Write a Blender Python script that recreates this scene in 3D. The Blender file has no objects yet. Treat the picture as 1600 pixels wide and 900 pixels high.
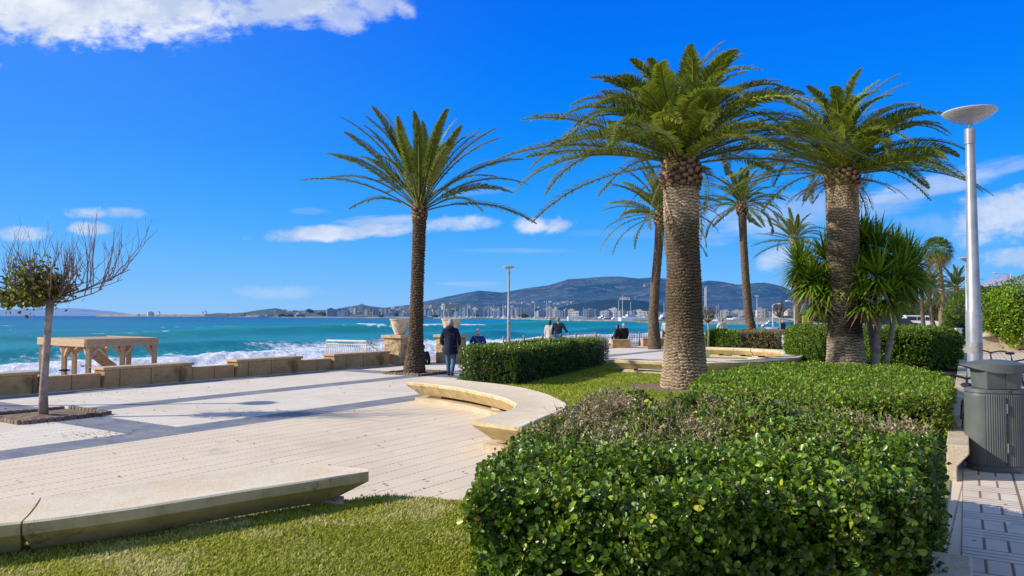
import bpy, math, random
import numpy as np
from mathutils import Vector, Matrix

SC = bpy.context.scene
COL = SC.collection
R = math.radians
rng = np.random.default_rng(7)
random.seed(7)
H = 1.85          # eye height
F = 1156.0        # focal length in photo pixels
HV = 493.0        # horizon row in the photo

def gp(u, v, z=0.0):
    """photo pixel -> world point lying at height z"""
    Y = (H - z) * F / (v - HV)
    return np.array([(u - 800) / F * Y, Y, z])
def yp(u, v, Y):
    return np.array([(u - 800) / F * Y, Y, H - (v - HV) * Y / F])

# ------------------------------------------------------------------ objects
def tag(o, label=None, cat=None, group=None, kind=None):
    if label: o['label'] = label
    if cat: o['category'] = cat
    if group: o['group'] = group
    if kind: o['kind'] = kind
    return o
def empty(name, loc=(0, 0, 0), rz=0.0, label=None, cat=None, group=None):
    o = bpy.data.objects.new(name, None); COL.objects.link(o)
    o.location = loc; o.rotation_euler = (0, 0, rz); o.empty_display_size = .3
    return tag(o, label, cat, group)
def link(name, me, mats, parent=None, loc=(0, 0, 0), rz=0.0):
    o = bpy.data.objects.new(name, me); COL.objects.link(o)
    for m in (mats if isinstance(mats, (list, tuple)) else [mats]): me.materials.append(m)
    if parent: o.parent = parent
    o.location = loc; o.rotation_euler = (0, 0, rz)
    return o
def np_mesh(name, V, Fs, col=None, smooth=False):
    """V (N,3); Fs list of int arrays (M,k)"""
    me = bpy.data.meshes.new(name)
    V = np.asarray(V, dtype=np.float32)
    me.vertices.add(len(V)); me.vertices.foreach_set('co', V.ravel())
    Fs = [np.asarray(f, dtype=np.int32) for f in Fs if len(f)]
    loops = np.concatenate([f.ravel() for f in Fs])
    tot = np.concatenate([np.full(len(f), f.shape[1], dtype=np.int32) for f in Fs])
    st = np.concatenate([[0], np.cumsum(tot)[:-1]]).astype(np.int32)
    me.loops.add(len(loops)); me.loops.foreach_set('vertex_index', loops)
    me.polygons.add(len(tot)); me.polygons.foreach_set('loop_start', st); me.polygons.foreach_set('loop_total', tot)
    if smooth: me.polygons.foreach_set('use_smooth', np.ones(len(tot), dtype=bool))
    me.update(calc_edges=True); me.validate()
    if col is not None:
        a = me.color_attributes.new('Col', 'FLOAT_COLOR', 'POINT')
        c = np.ones((len(V), 4), dtype=np.float32); c[:, :3] = col
        a.data.foreach_set('color', c.ravel())
    return me

def nrm(a):
    a = np.asarray(a, float); n = np.linalg.norm(a, axis=-1, keepdims=True)
    return a / np.maximum(n, 1e-9)

class MB:
    """collects simple solids into one mesh"""
    def __init__(s): s.V = []; s.F3 = []; s.F4 = []; s.FN = []; s.n = 0
    def add(s, V, F):
        for f in F:
            f = [i + s.n for i in f]
            (s.F4 if len(f) == 4 else s.F3 if len(f) == 3 else s.FN).append(f)
        s.V.append(np.asarray(V, float)); s.n += len(V); return s
    def box(s, c, size, rz=0.0, rx=0.0, ry=0.0):
        hx, hy, hz = [q / 2 for q in size]
        v = np.array([[x, y, z] for z in (-hz, hz) for y in (-hy, hy) for x in (-hx, hx)])
        M = np.array(Matrix.Rotation(rz, 3, 'Z') @ Matrix.Rotation(ry, 3, 'Y') @ Matrix.Rotation(rx, 3, 'X'))
        v = v @ M.T + np.asarray(c)
        return s.add(v, [(0, 2, 3, 1), (4, 5, 7, 6), (0, 1, 5, 4), (2, 6, 7, 3), (0, 4, 6, 2), (1, 3, 7, 5)])
    def beam(s, a, b, w, h):
        a = np.asarray(a, float); b = np.asarray(b, float); d = nrm(b - a)
        up = np.array([0, 0, 1.]) if abs(d[2]) < .95 else np.array([1., 0, 0])
        x = nrm(np.cross(d, up)); z = np.cross(x, d)
        v = []
        for p in (a, b):
            for sx, sz in ((-1, -1), (1, -1), (1, 1), (-1, 1)): v.append(p + x * sx * w / 2 + z * sz * h / 2)
        return s.add(v, [(0, 1, 2, 3), (7, 6, 5, 4), (0, 4, 5, 1), (1, 5, 6, 2), (2, 6, 7, 3), (3, 7, 4, 0)])
    def tube(s, pts, rad, n=8, cap=True):
        pts = np.asarray(pts, float); m = len(pts)
        rad = np.full(m, rad) if np.isscalar(rad) else np.asarray(rad, float)
        T = np.gradient(pts, axis=0) if m > 2 else np.array([pts[1] - pts[0]] * 2)
        T = nrm(T); ref = np.array([0, 0, 1.]) if abs(T[0][2]) < .9 else np.array([1., 0, 0])
        V = []; x = nrm(np.cross(T[0], ref))
        for i in range(m):
            x = nrm(x - T[i] * np.dot(x, T[i])); y = np.cross(T[i], x)
            for k in range(n):
                a = 2 * math.pi * k / n
                V.append(pts[i] + (x * math.cos(a) + y * math.sin(a)) * rad[i])
        Fc = []
        for i in range(m - 1):
            for k in range(n):
                k2 = (k + 1) % n
                Fc.append((i * n + k, i * n + k2, (i + 1) * n + k2, (i + 1) * n + k))
        if cap: Fc.append(tuple(range(n - 1, -1, -1))); Fc.append(tuple((m - 1) * n + k for k in range(n)))
        return s.add(V, Fc)
    def lathe(s, prof, c=(0, 0, 0), n=32, cap=True):
        c = np.asarray(c, float); V = []; Fc = []
        for r, z in prof:
            for k in range(n):
                a = 2 * math.pi * k / n; V.append(c + np.array([r * math.cos(a), r * math.sin(a), z]))
        for i in range(len(prof) - 1):
            for k in range(n):
                k2 = (k + 1) % n; Fc.append((i * n + k, i * n + k2, (i + 1) * n + k2, (i + 1) * n + k))
        if cap:
            Fc.append(tuple(range(n - 1, -1, -1))); m = len(prof) - 1; Fc.append(tuple(m * n + k for k in range(n)))
        return s.add(V, Fc)
    def prism(s, poly, z0, z1, poly2=None):
        poly2 = poly if poly2 is None else poly2; n = len(poly)
        V = [(p[0], p[1], z0) for p in poly] + [(p[0], p[1], z1) for p in poly2]
        Fc = [(i, (i + 1) % n, n + (i + 1) % n, n + i) for i in range(n)]
        Fc += [tuple(range(n - 1, -1, -1)), tuple(range(n, 2 * n))]
        return s.add(V, Fc)
    def ball(s, c, r, n=12, m=8, sc=(1, 1, 1)):
        prof = [(max(1e-3, math.sin(math.pi * i / m)) * r, -math.cos(math.pi * i / m) * r) for i in range(m + 1)]
        k = MB().lathe(prof, (0, 0, 0), n); v = np.concatenate(k.V) * np.asarray(sc) + np.asarray(c)
        return s.add(v, k.F4 + k.F3 + k.FN)
    def torus(s, c, Rr, r, axis='Y', n=28, m=7):
        V = []; Fc = []
        for i in range(n):
            a = 2 * math.pi * i / n
            for j in range(m):
                b = 2 * math.pi * j / m; q = Rr + r * math.cos(b)
                p = (q * math.cos(a), r * math.sin(b), q * math.sin(a))
                V.append(np.asarray(c) + np.array(p))
                Fc.append((i * m + j, i * m + (j + 1) % m, ((i + 1) % n) * m + (j + 1) % m, ((i + 1) % n) * m + j))
        return s.add(V, Fc)
    def mesh(s, name, smooth=False):
        me = bpy.data.meshes.new(name)
        me.from_pydata([tuple(v) for v in np.concatenate(s.V)], [], s.F4 + s.F3 + s.FN)
        if smooth:
            me.polygons.foreach_set('use_smooth', np.ones(len(me.polygons), dtype=bool))
        me.update(); return me
    def build(s, name, mat, parent=None, loc=(0, 0, 0), rz=0.0, smooth=False, bevel=0.0, auto=False, subs=0):
        o = link(name, s.mesh(name, smooth), mat, parent, loc, rz)
        if bevel:
            b = o.modifiers.new('b', 'BEVEL'); b.width = bevel; b.segments = 2; b.limit_method = 'ANGLE'; b.angle_limit = R(35)
        if smooth and auto:
            try:
                o.data.set_sharp_from_angle(angle=R(35))
            except Exception: pass
        return o

def copy_tree(o, parent=None):
    c = o.copy(); COL.objects.link(c); c.parent = parent
    for ch in list(o.children): copy_tree(ch, c)
    return c

# ------------------------------------------------------------------ numpy noise
def _h(i, j, k):
    n = (i * 374761393 + j * 668265263 + k * 2147483647 // 7) & 0xffffffff
    n = ((n ^ (n >> 13)) * 1274126177) & 0xffffffff
    n = (n ^ (n >> 16)) & 0xffffffff
    return n / 4294967295.0
def vnoise(P):
    P = np.asarray(P, float); I = np.floor(P).astype(np.int64); f = P - I; f = f * f * (3 - 2 * f)
    r = 0
    for a in (0, 1):
        for b in (0, 1):
            for c in (0, 1):
                w = (f[:, 0] if a else 1 - f[:, 0]) * (f[:, 1] if b else 1 - f[:, 1]) * (f[:, 2] if c else 1 - f[:, 2])
                r = r + w * _h(I[:, 0] + a, I[:, 1] + b, I[:, 2] + c)
    return r * 2 - 1
def fbm(P, o=4):
    r = 0; a = 1; t = 0; P = np.asarray(P, float)
    for i in range(o):
        r = r + a * vnoise(P * 2 ** i + 17.3 * i); t += a; a *= .5
    return r / t
def sstep(a, b, x):
    t = np.clip((x - a) / (b - a), 0, 1); return t * t * (3 - 2 * t)

# ------------------------------------------------------------------ materials
class G:
    def __init__(s, mat, world=False):
        mat.use_nodes = True; s.t = mat.node_tree; s.t.nodes.clear()
    def n(s, typ, **kw):
        x = s.t.nodes.new(typ)
        for k, v in kw.items(): setattr(x, k, v)
        return x
    def l(s, a, b): s.t.links.new(a, b)
    def inp(s, node, i, v):
        if v is None: return
        if hasattr(v, 'is_linked') or hasattr(v, 'links'): s.l(v, node.inputs[i])
        else: node.inputs[i].default_value = v
    def m(s, op, a, b=None, c=None, clamp=False):
        x = s.n('ShaderNodeMath', operation=op, use_clamp=clamp); s.inp(x, 0, a); s.inp(x, 1, b); s.inp(x, 2, c)
        return x.outputs[0]
    def mix(s, f, a, b, typ='MIX'):
        x = s.n('ShaderNodeMix', data_type='RGBA', blend_type=typ, clamp_factor=True)
        s.inp(x, 0, f)
        for i, v in ((6, a), (7, b)):
            if isinstance(v, tuple) and len(v) == 3: v = (*v, 1)
            s.inp(x, i, v)
        return x.outputs[2]
    def noise(s, vec, scale, detail=4, rough=.55, out=0, dist=0):
        x = s.n('ShaderNodeTexNoise'); s.inp(x, 'Vector', vec); x.inputs['Scale'].default_value = scale
        x.inputs['Detail'].default_value = detail; x.inputs['Roughness'].default_value = rough; x.inputs['Distortion'].default_value = dist
        return x.outputs[out]
    def vor(s, vec, scale, feat='F1'):
        x = s.n('ShaderNodeTexVoronoi', feature=feat); s.inp(x, 'Vector', vec); x.inputs['Scale'].default_value = scale
        return x.outputs[0]
    def ramp(s, f, a, b, smooth=True):
        x = s.n('ShaderNodeMapRange', interpolation_type='SMOOTHSTEP' if smooth else 'LINEAR'); s.inp(x, 0, f)
        x.inputs[1].default_value = a; x.inputs[2].default_value = b
        return x.outputs[0]
    def obj(s, scale=None, rot=None):
        o = s.n('ShaderNodeTexCoord').outputs['Object']
        if scale or rot:
            mp = s.n('ShaderNodeMapping'); s.l(o, mp.inputs[0])
            if scale: mp.inputs['Scale'].default_value = scale
            if rot: mp.inputs['Rotation'].default_value = rot
            o = mp.outputs[0]
        return o
    def xyz(s, v):
        x = s.n('ShaderNodeSeparateXYZ'); s.l(v, x.inputs[0]); return x.outputs
    def comb(s, x, y, z=0.0):
        c = s.n('ShaderNodeCombineXYZ'); s.inp(c, 0, x); s.inp(c, 1, y); s.inp(c, 2, z); return c.outputs[0]
    def attr(s, name='Col'):
        return s.n('ShaderNodeAttribute', attribute_name=name).outputs['Color']
    def bump(s, h, st=.3, d=.02):
        b = s.n('ShaderNodeBump'); b.inputs['Strength'].default_value = st; b.inputs['Distance'].default_value = d; s.l(h, b.inputs['Height']); return b.outputs[0]
    def out(s, sh): s.l(sh, s.n('ShaderNodeOutputMaterial').inputs[0])
    def pbr(s, col, rough=.7, metal=0.0, normal=None, spec=.5, emit=None, estr=0.0, trans=0.0, coat=0.0, alpha=None, finish=True):
        p = s.n('ShaderNodeBsdfPrincipled')
        s.inp(p, 'Base Color', (*col, 1) if isinstance(col, tuple) and len(col) == 3 else col)
        s.inp(p, 'Roughness', rough); s.inp(p, 'Metallic', metal); p.inputs['Specular IOR Level'].default_value = spec
        if normal is not None: s.l(normal, p.inputs['Normal'])
        if emit is not None:
            s.inp(p, 'Emission Color', (*emit, 1) if isinstance(emit, tuple) else emit); s.inp(p, 'Emission Strength', estr)
        if trans: p.inputs['Transmission Weight'].default_value = trans
        if coat: p.inputs['Coat Weight'].default_value = coat
        if finish: s.out(p.outputs[0])
        return p.outputs[0]

def plain(name, a, b=None, scale=6, rough=.7, bump=.0, bscale=None, metal=0.0, spec=.5, detail=5, lo=.35, hi=.65, d=.01):
    mt = bpy.data.materials.new(name); g = G(mt); o = g.obj()
    b = b or tuple(x * .75 for x in a)
    c = g.mix(g.ramp(g.noise(o, scale, detail), lo, hi), a, b)
    nn = g.bump(g.noise(o, bscale or scale * 6, 5), bump, d) if bump else None
    g.pbr(c, rough, metal, nn, spec); return mt

def leafmat(name, trans=.35, rough=.35, spec=.5, hue=None):
    """colour comes from the mesh attribute Col; thin-leaf translucency"""
    mt = bpy.data.materials.new(name); g = G(mt); c = g.attr()
    p = g.pbr(c, rough, spec=spec, finish=False)
    t = g.n('ShaderNodeBsdfTranslucent')
    c2 = g.mix(.5, c, (.5, .6, .05), 'MIX') if hue is None else g.mix(.3, c, hue)
    g.l(g.mix(1.0, c2, (.9, .9, .9), 'MULTIPLY'), t.inputs[0])
    mx = g.n('ShaderNodeMixShader'); mx.inputs[0].default_value = trans
    g.l(p, mx.inputs[1]); g.l(t.outputs[0], mx.inputs[2]); g.out(mx.outputs[0]); return mt
def colmat(name, rough=.85, spec=.3, bump=0.0, bscale=40, mul=None, d=.01):
    mt = bpy.data.materials.new(name); g = G(mt); c = g.attr()
    o = g.obj()
    n1 = g.noise(o, bscale * .5, 5)
    c = g.mix(g.ramp(n1, .3, .7), g.mix(1.0, c, (.72, .7, .68), 'MULTIPLY'), c)
    g.pbr(c, rough, spec=spec, normal=g.bump(g.noise(o, bscale, 5), bump, d) if bump else None); return mt

M = {}
M['leaf'] = leafmat('hedge_leaf', .20, .34, .42)
M['leaf_soft'] = leafmat('soft_leaf', .35, .45, .4)
M['frond'] = leafmat('palm_frond', .3, .38, .45)
M['grass'] = leafmat('grass_blade', .4, .5, .25)
M['bark'] = colmat('palm_bark', .9, .2, .6, 45)
M['core'] = plain('hedge_core', (.006, .010, .004), (.012, .010, .006), 9, .95)  # near-black: stems and the shade between leaves painted as one core
M['twig'] = plain('twig_bark', (.20, .14, .10), (.12, .08, .06), 30, .85, .2)
M['twig_red'] = plain('young_twig', (.22, .13, .11), (.13, .075, .065), 30, .8)
M['treebark'] = plain('tree_bark', (.42, .33, .27), (.25, .19, .15), 8, .85, .5, 30)
M['soil'] = plain('soil', (.30, .20, .12), (.17, .11, .065), 7, .95, .6, 60)
M['steel'] = plain('galvanised_steel', (.46, .46, .47), (.36, .36, .37), 5, .42, .05, 60, metal=.45)
M['whitepaint'] = plain('white_paint', (.80, .80, .79), (.70, .70, .69), 3, .4)
M['rail'] = plain('white_rail_paint', (.82, .82, .80), (.70, .70, .68), 5, .45)
M['black'] = plain('black_metal', (.015, .015, .018), (.03, .03, .035), 8, .4)
M['rubber'] = plain('black_rubber', (.02, .02, .02), (.03, .03, .03), 8, .8)
M['chrome'] = plain('polished_metal', (.6, .6, .62), (.5, .5, .52), 4, .2, metal=1)
M['darkgap'] = plain('dark_gap', (.012, .012, .012), (.02, .02, .02), 8, .9)

def stone(name, a, b, stain=None, coords=None, bump=.5, blocks=None, sscale=1.2):
    mt = bpy.data.materials.new(name); g = G(mt); o = g.obj()
    c = g.mix(g.ramp(g.noise(o, 3.0, 6), .35, .65), a, b)
    c = g.mix(g.ramp(g.noise(o, 45, 4), .3, .75), c, g.mix(1.0, c, (.74, .71, .68), 'MULTIPLY'))
    if stain:
        s = g.ramp(g.noise(o, sscale, 7, .65, dist=.6), .5, .68)
        c = g.mix(s, c, stain)
    hgt = g.noise(o, 50, 6, .7)
    if blocks:
        w, hh = blocks
        X = g.xyz(o); fx = g.m('FRACT', g.m('DIVIDE', X[0], w)); 
        jx = g.m('LESS_THAN', fx, .03 / w)
        c = g.mix(g.m('MULTIPLY', jx, .7), c, (.10, .07, .045))
    nn = g.bump(g.m('ADD', hgt, g.m('MULTIPLY', g.noise(o, 9, 4), 1.5)), bump, .012)
    g.pbr(c, .88, normal=nn, spec=.25); return mt
M['benchstone'] = stone('bench_stone', (.66, .57, .44), (.58, .48, .35), (.44, .36, .25))
M['benchside'] = stone('bench_side_stone', (.34, .28, .13), (.24, .19, .09), (.12, .09, .05), sscale=2.5)
M['marble'] = stone('curb_stone', (.72, .60, .43), (.62, .50, .34), (.40, .31, .2))
M['seawall'] = stone('seawall_stone', (.66, .44, .21), (.54, .36, .17), (.24, .16, .07), blocks=(.85, .4), sscale=1.6)
M['seacap'] = stone('seawall_cap', (.70, .52, .31), (.60, .43, .25), (.40, .29, .16))
M['lowwall'] = stone('low_wall_stone', (.70, .42, .21), (.60, .36, .18), (.40, .25, .13), blocks=(1.2, .4))
M['urn'] = stone('urn_stone', (.82, .72, .54), (.72, .60, .42), (.42, .34, .24), sscale=3)
M['rough'] = stone('rough_stone', (.62, .47, .28), (.46, .33, .19), (.25, .17, .1), bump=1.0, sscale=3)
M['cobble'] = stone('cobble', (.34, .26, .20), (.24, .18, .14), (.14, .1, .08))
M['sandwall'] = stone('garden_wall', (.62, .52, .36), (.52, .42, .28), (.36, .27, .17))

def wood(name, a, b):
    mt = bpy.data.materials.new(name); g = G(mt); o = g.obj((1, 1, 1))
    n = g.noise(g.obj((2, 2, 14)), 2.5, 5)
    g.pbr(g.mix(g.ramp(n, .3, .7), a, b), .75, normal=g.bump(n, .3, .01)); return mt
M['wood'] = wood('new_timber', (.62, .44, .27), (.50, .33, .19))

# paving of the promenade ------------------------------------------------
def mat_plaza():
    mt = bpy.data.materials.new('promenade_tiles'); g = G(mt); o = g.obj(); X = g.xyz(o)
    x = X[0]; t = g.m('MULTIPLY', X[1], -1.0)
    def band(c, w):
        return g.m('LESS_THAN', g.m('ABSOLUTE', g.m('SUBTRACT', t, c)), w)
    cr = g.m('LESS_THAN', g.m('ABSOLUTE', g.m('SUBTRACT', g.m('MODULO', g.m('ADD', x, 7.25 + 111 + 5.55), 11.1), 5.55)), .43)
    cr = g.m('MULTIPLY', cr, g.m('LESS_THAN', t, 8.3))
    dark = g.m('MAXIMUM', g.m('MAXIMUM', band(8.2, .38), band(4.25, .36)), g.m('MAXIMUM', band(.62, .34), cr))
    inner = g.m('GREATER_THAN', t, 8.6)
    # tile value jitter
    cell = g.comb(g.m('FLOOR', g.m('DIVIDE', x, .3)), g.m('FLOOR', g.m('DIVIDE', t, .3)), 0.0)
    wn = g.n('ShaderNodeTexWhiteNoise', noise_dimensions='3D'); g.l(cell, wn.inputs[0]); j = wn.outputs[0]
    c = g.mix(inner, (.87, .775, .61), (.87, .715, .50))
    c = g.mix(g.m('MULTIPLY', j, .22), c, (.66, .56, .45))
    c = g.mix(g.ramp(g.noise(o, .5, 5, .6), .42, .75), c, g.mix(1.0, c, (.88, .85, .82), 'MULTIPLY'))
    c = g.mix(g.m('MULTIPLY', g.ramp(g.noise(o, 2.3, 6, .7), .55, .75), .45), c, (.58, .47, .37))
    dk = g.mix(g.m('MULTIPLY', j, .6), (.185, .20, .235), (.26, .27, .30))
    dk = g.mix(g.ramp(g.noise(o, 1.3, 6, .65), .4, .75), dk, (.34, .33, .32))
    st1 = g.ramp(g.noise(o, .9, 7, .72, dist=.8), .60, .72); c = g.mix(g.m('MULTIPLY', st1, .45), c, (.46, .36, .27))
    sp = g.ramp(g.vor(o, 3.1), .055, .035); c = g.mix(g.m('MULTIPLY', sp, .35), c, (.22, .17, .13))
    c = g.mix(dark, c, dk)
    ft = g.m('FRACT', g.m('DIVIDE', t, .3)); fx = g.m('FRACT', g.m('DIVIDE', x, .3)); fr = g.m('FRACT', g.m('DIVIDE', x, .075))
    dash = g.m('LESS_THAN', fr, .72)
    jt = g.m('MULTIPLY', g.m('LESS_THAN', ft, .055), dash)
    wob = g.ramp(g.noise(g.comb(x, g.m('MULTIPLY', t, 3.3)), 1.1, 3), .3, .6)
    jt = g.m('MULTIPLY', jt, g.m('ADD', g.m('MULTIPLY', wob, .6), .3))
    jx = g.m('LESS_THAN', fx, .03); jr = g.m('LESS_THAN', fr, .14)
    jj = g.m('MAXIMUM', jt, g.m('MAXIMUM', g.m('MULTIPLY', jx, .14), g.m('MULTIPLY', jr, .16)))
    c = g.mix(g.m('MULTIPLY', jj, g.m('SUBTRACT', 1.0, g.m('MULTIPLY', dark, .6))), c, (.15, .085, .055))
    # white-ish mortar across the dark bands
    c = g.mix(g.m('MULTIPLY', g.m('MULTIPLY', jx, dark), .55), c, (.55, .53, .52))
    hgt = g.m('SUBTRACT', g.noise(o, 60, 4), g.m('MULTIPLY', jj, 1.5))
    g.pbr(c, .8, normal=g.bump(hgt, .25, .006), spec=.3); return mt
M['plaza'] = mat_plaza()

def mat_walk():
    mt = bpy.data.materials.new('walkway_tiles'); g = G(mt); o = g.obj(); X = g.xyz(o)
    x = X[0]; t = g.m('ADD', g.m('MULTIPLY', X[1], -1.0), 20.0)
    W = .50; P = .64
    tt = g.m('DIVIDE', t, W); ci = g.m('FLOOR', tt); ft = g.m('MULTIPLY', g.m('FRACT', tt), W)
    par = g.m('MODULO', ci, 2.0)
    xs = g.m('ADD', x, g.m('MULTIPLY', par, P / 2)); xs = g.m('ADD', xs, 64.0)
    # half the modules run slightly skewed strips
    fx = g.m('MULTIPLY', g.m('FRACT', g.m('DIVIDE', xs, P)), P)
    blk = g.m('LESS_THAN', fx, .36)
    e = .016
    j_mod = g.m('LESS_THAN', ft, .026)
    b3 = g.m('MULTIPLY', g.m('FRACT', g.m('DIVIDE', ft, W / 3)), W / 3)
    jb = g.m('MULTIPLY', g.m('LESS_THAN', b3, .022), blk)
    j0 = g.m('LESS_THAN', fx, .014)
    st = g.m('MULTIPLY', g.m('FRACT', g.m('DIVIDE', g.m('SUBTRACT', fx, .36), .0933)), .0933)
    js = g.m('MULTIPLY', g.m('LESS_THAN', st, .014), g.m('SUBTRACT', 1.0, blk))
    jj = g.m('MAXIMUM', g.m('MAXIMUM', j_mod, jb), g.m('MAXIMUM', j0, js))
    ce = g.comb(g.m('FLOOR', g.m('DIVIDE', xs, P)), g.m('FLOOR', g.m('DIVIDE', t, W / 3)), blk)
    wn = g.n('ShaderNodeTexWhiteNoise', noise_dimensions='3D'); g.l(ce, wn.inputs[0])
    c = g.mix(g.m('MULTIPLY', wn.outputs[0], .6), (.80, .68, .53), (.70, .57, .43))
    c = g.mix(g.ramp(g.noise(o, 1.7, 6, .65), .45, .8), c, (.58, .48, .38))
    c = g.mix(g.m('MULTIPLY', jj, .88), c, (.20, .11, .065))
    c = g.mix(g.m('MULTIPLY', g.ramp(g.noise(o, 24, 5), .6, .8), .3), c, (.3, .22, .17))
    g.pbr(c, .75, normal=g.bump(g.m('SUBTRACT', g.noise(o, 70, 4), g.m('MULTIPLY', jj, 3.0)), .4, .006), spec=.3); return mt
M['walk'] = mat_walk()
M['ground'] = plain('ground_paving', (.56, .50, .42), (.46, .39, .31), .8, .9, .3, 20)
M['lawnbase'] = plain('lawn_soil', (.20, .25, .04), (.30, .30, .08), 3, .95, .5, 50)
M['sand'] = plain('sand', (.50, .40, .28), (.42, .33, .23), 2, .95, .4, 30)
# ================================================================== WORLD, SUN, CAMERA
SUN_EL = R(30.0)
SUN_DIR = Vector((-math.cos(SUN_EL), -.09, math.sin(SUN_EL))).normalized()
w = bpy.data.worlds.new('World'); SC.world = w
g = G(w)
sky = g.n('ShaderNodeTexSky', sky_type='NISHITA'); sky.sun_disc = False
sky.sun_elevation = SUN_EL; sky.sun_rotation = math.atan2(SUN_DIR.x, SUN_DIR.y)
sky.altitude = 0; sky.air_density = 1.0; sky.dust_density = .25; sky.ozone_density = 3.0
tc = g.n('ShaderNodeTexCoord').outputs['Generated']; D = g.xyz(tc)
yy = g.m('MAXIMUM', D[1], .05)
az = g.m('DIVIDE', D[0], yy); el = g.m('DIVIDE', D[2], yy)
# deepen the blue
hs = g.n('ShaderNodeHueSaturation'); hs.inputs['Saturation'].default_value = 1.42; hs.inputs['Value'].default_value = 1.0
g.l(sky.outputs[0], hs.inputs['Color'])
skyc = g.mix(1.0, hs.outputs[0], (.62, .93, 1.25), 'MULTIPLY')
lift = g.ramp(D[2], .30, -.02)
cr_ = g.n('ShaderNodeValToRGB'); g.l(D[2], cr_.inputs[0]); cr_.color_ramp.interpolation = 'B_SPLINE'
els = cr_.color_ramp.elements; els[0].position = 0.0; els[1].position = 1.0
STOPS = [(0, (.29, .56, .96)), (.045, (.16, .50, 1.0)), (.12, (.03, .38, 1.0)), (.22, (.0, .262, 1.0)), (.40, (.0, .145, .96)), (.55, (.01, .12, .70)), (.75, (.10, .20, .50)), (1, (.20, .28, .48))]  # stops above the view are paled to add neutral fill from overhead
for k, (p_, c_) in enumerate(STOPS):
    e_ = els[0] if k == 0 else els[1] if k == len(STOPS) - 1 else els.new(p_)
for e_, (p_, c_) in zip(sorted(els, key=lambda q: q.position), STOPS): e_.position = p_; e_.color = (*c_, 1)
haz = g.mix(1.0, cr_.outputs[0], (10.6, 10.6, 10.6), 'MULTIPLY')
skyc = g.mix(.96, skyc, haz)
side = g.ramp(az, .1, -.75)       # paler toward the sun side
skyc = g.mix(g.m('MULTIPLY', side, .10), skyc, (5.0, 8.2, 11.0))
back = g.ramp(D[1], .25, -.35)     # pale fill added to the unseen sky behind and overhead
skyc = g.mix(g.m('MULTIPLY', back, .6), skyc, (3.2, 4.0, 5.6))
# clouds: soft masses at their own azimuth and elevation
CL = [(40, -40, 330, 125, 0, 1.15), (210, 10, 190, 72, .05, 1.0), (300, 20, 70, 66, 0, .7), (430, -10, 150, 48, -.05, .95), (520, 12, 60, 32, .5, .7), (580, -5, 75, 36, 0, .7), (628, 8, 26, 18, .6, .75),
      (155, 331, 82, 12, .03, .62), (138, 357, 38, 13, 0, .75), (35, 364, 45, 14, 0, .6),
      (560, 360, 165, 14, -.06, .8), (620, 348, 95, 13, 0, .55), (710, 349, 75, 15, -.03, .6), (850, 351, 52, 18, -.02, .95), (760, 298, 70, 7, -.1, .2),
      (1470, 287, 190, 21, -.25, .58), (1250, 330, 240, 34, -.13, .42), (1590, 258, 80, 12, -.25, .45), (1400, 305, 110, 14, -.22, .5), (1590, 335, 130, 46, -.15, .72), (1215, 402, 42, 20, -.3, .5), (1600, 402, 85, 18, 0, .6), (1470, 350, 90, 22, 0, .2),
      (430, 456, 75, 13, 0, .22), (820, 392, 110, 6, 0, .22), (740, 443, 60, 5, 0, .25), (480, 329, 35, 6, 0, .16), (1050, 365, 160, 10, 0, .12)]
nv = g.comb(g.m('MULTIPLY', az, 1.0), g.m('MULTIPLY', el, 1.7), 0.0)
n1 = g.noise(nv, 9.0, 9, .60, dist=.35)
n2 = g.noise(nv, 3.4, 5, .55)
n3 = g.noise(nv, 34.0, 7, .62, dist=.25)
nn = g.m('ADD', g.m('ADD', g.m('MULTIPLY', g.m('SUBTRACT', n1, .5), 3.0), g.m('MULTIPLY', g.m('SUBTRACT', n2, .5), .8)), g.m('MULTIPLY', g.m('SUBTRACT', n3, .5), 1.9))
nvs = g.comb(g.m('ADD', g.m('MULTIPLY', az, .30), g.m('MULTIPLY', el, .35)), g.m('SUBTRACT', g.m('MULTIPLY', el, 2.0), g.m('MULTIPLY', az, .35)), 3.0)
nw = g.m('MULTIPLY', g.m('SUBTRACT', g.noise(nvs, 16.0, 9, .62, dist=.3), .5), 3.4)
dens = None
for (u, v, ru, rv, rot, wt) in CL:
    a0 = (u - 800) / F; e0 = -(v - HV) / F; ra = ru / F; re = rv / F
    da = g.m('SUBTRACT', az, a0); de = g.m('SUBTRACT', el, e0)
    c_, s_ = math.cos(-rot), math.sin(-rot)
    p = g.m('DIVIDE', g.m('ADD', g.m('MULTIPLY', da, c_), g.m('MULTIPLY', de, s_)), ra)
    q = g.m('DIVIDE', g.m('SUBTRACT', g.m('MULTIPLY', de, c_), g.m('MULTIPLY', da, s_)), re)
    d = g.m('SUBTRACT', 1.0, g.m('ADD', g.m('MULTIPLY', p, p), g.m('MULTIPLY', q, q)))
    d = g.m('MULTIPLY', g.ramp(g.m('ADD', d, g.m('MULTIPLY', nw if (rv / ru < .17 and wt < .6) else nn, .95)), -.05, 1.05), wt)
    d = g.m('MULTIPLY', d, g.ramp(g.m('ADD', g.m('MULTIPLY', p, p), g.m('MULTIPLY', q, q)), 2.6, 1.2))
    dens = d if dens is None else g.m('MAXIMUM', dens, d)
dens = g.m('MULTIPLY', dens, g.m('GREATER_THAN', D[1], .05), clamp=True)
shade = g.ramp(g.noise(g.comb(az, g.m('MULTIPLY', el, 1.5), .6), 9.0, 8, .6), .36, .66)
cc = g.mix(shade, (5.4, 6.5, 8.9), (9.2, 9.6, 10.4))
skyc = g.mix(dens, skyc, cc)
bg = g.n('ShaderNodeBackground'); g.l(skyc, bg.inputs[0]); bg.inputs[1].default_value = .095
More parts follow.
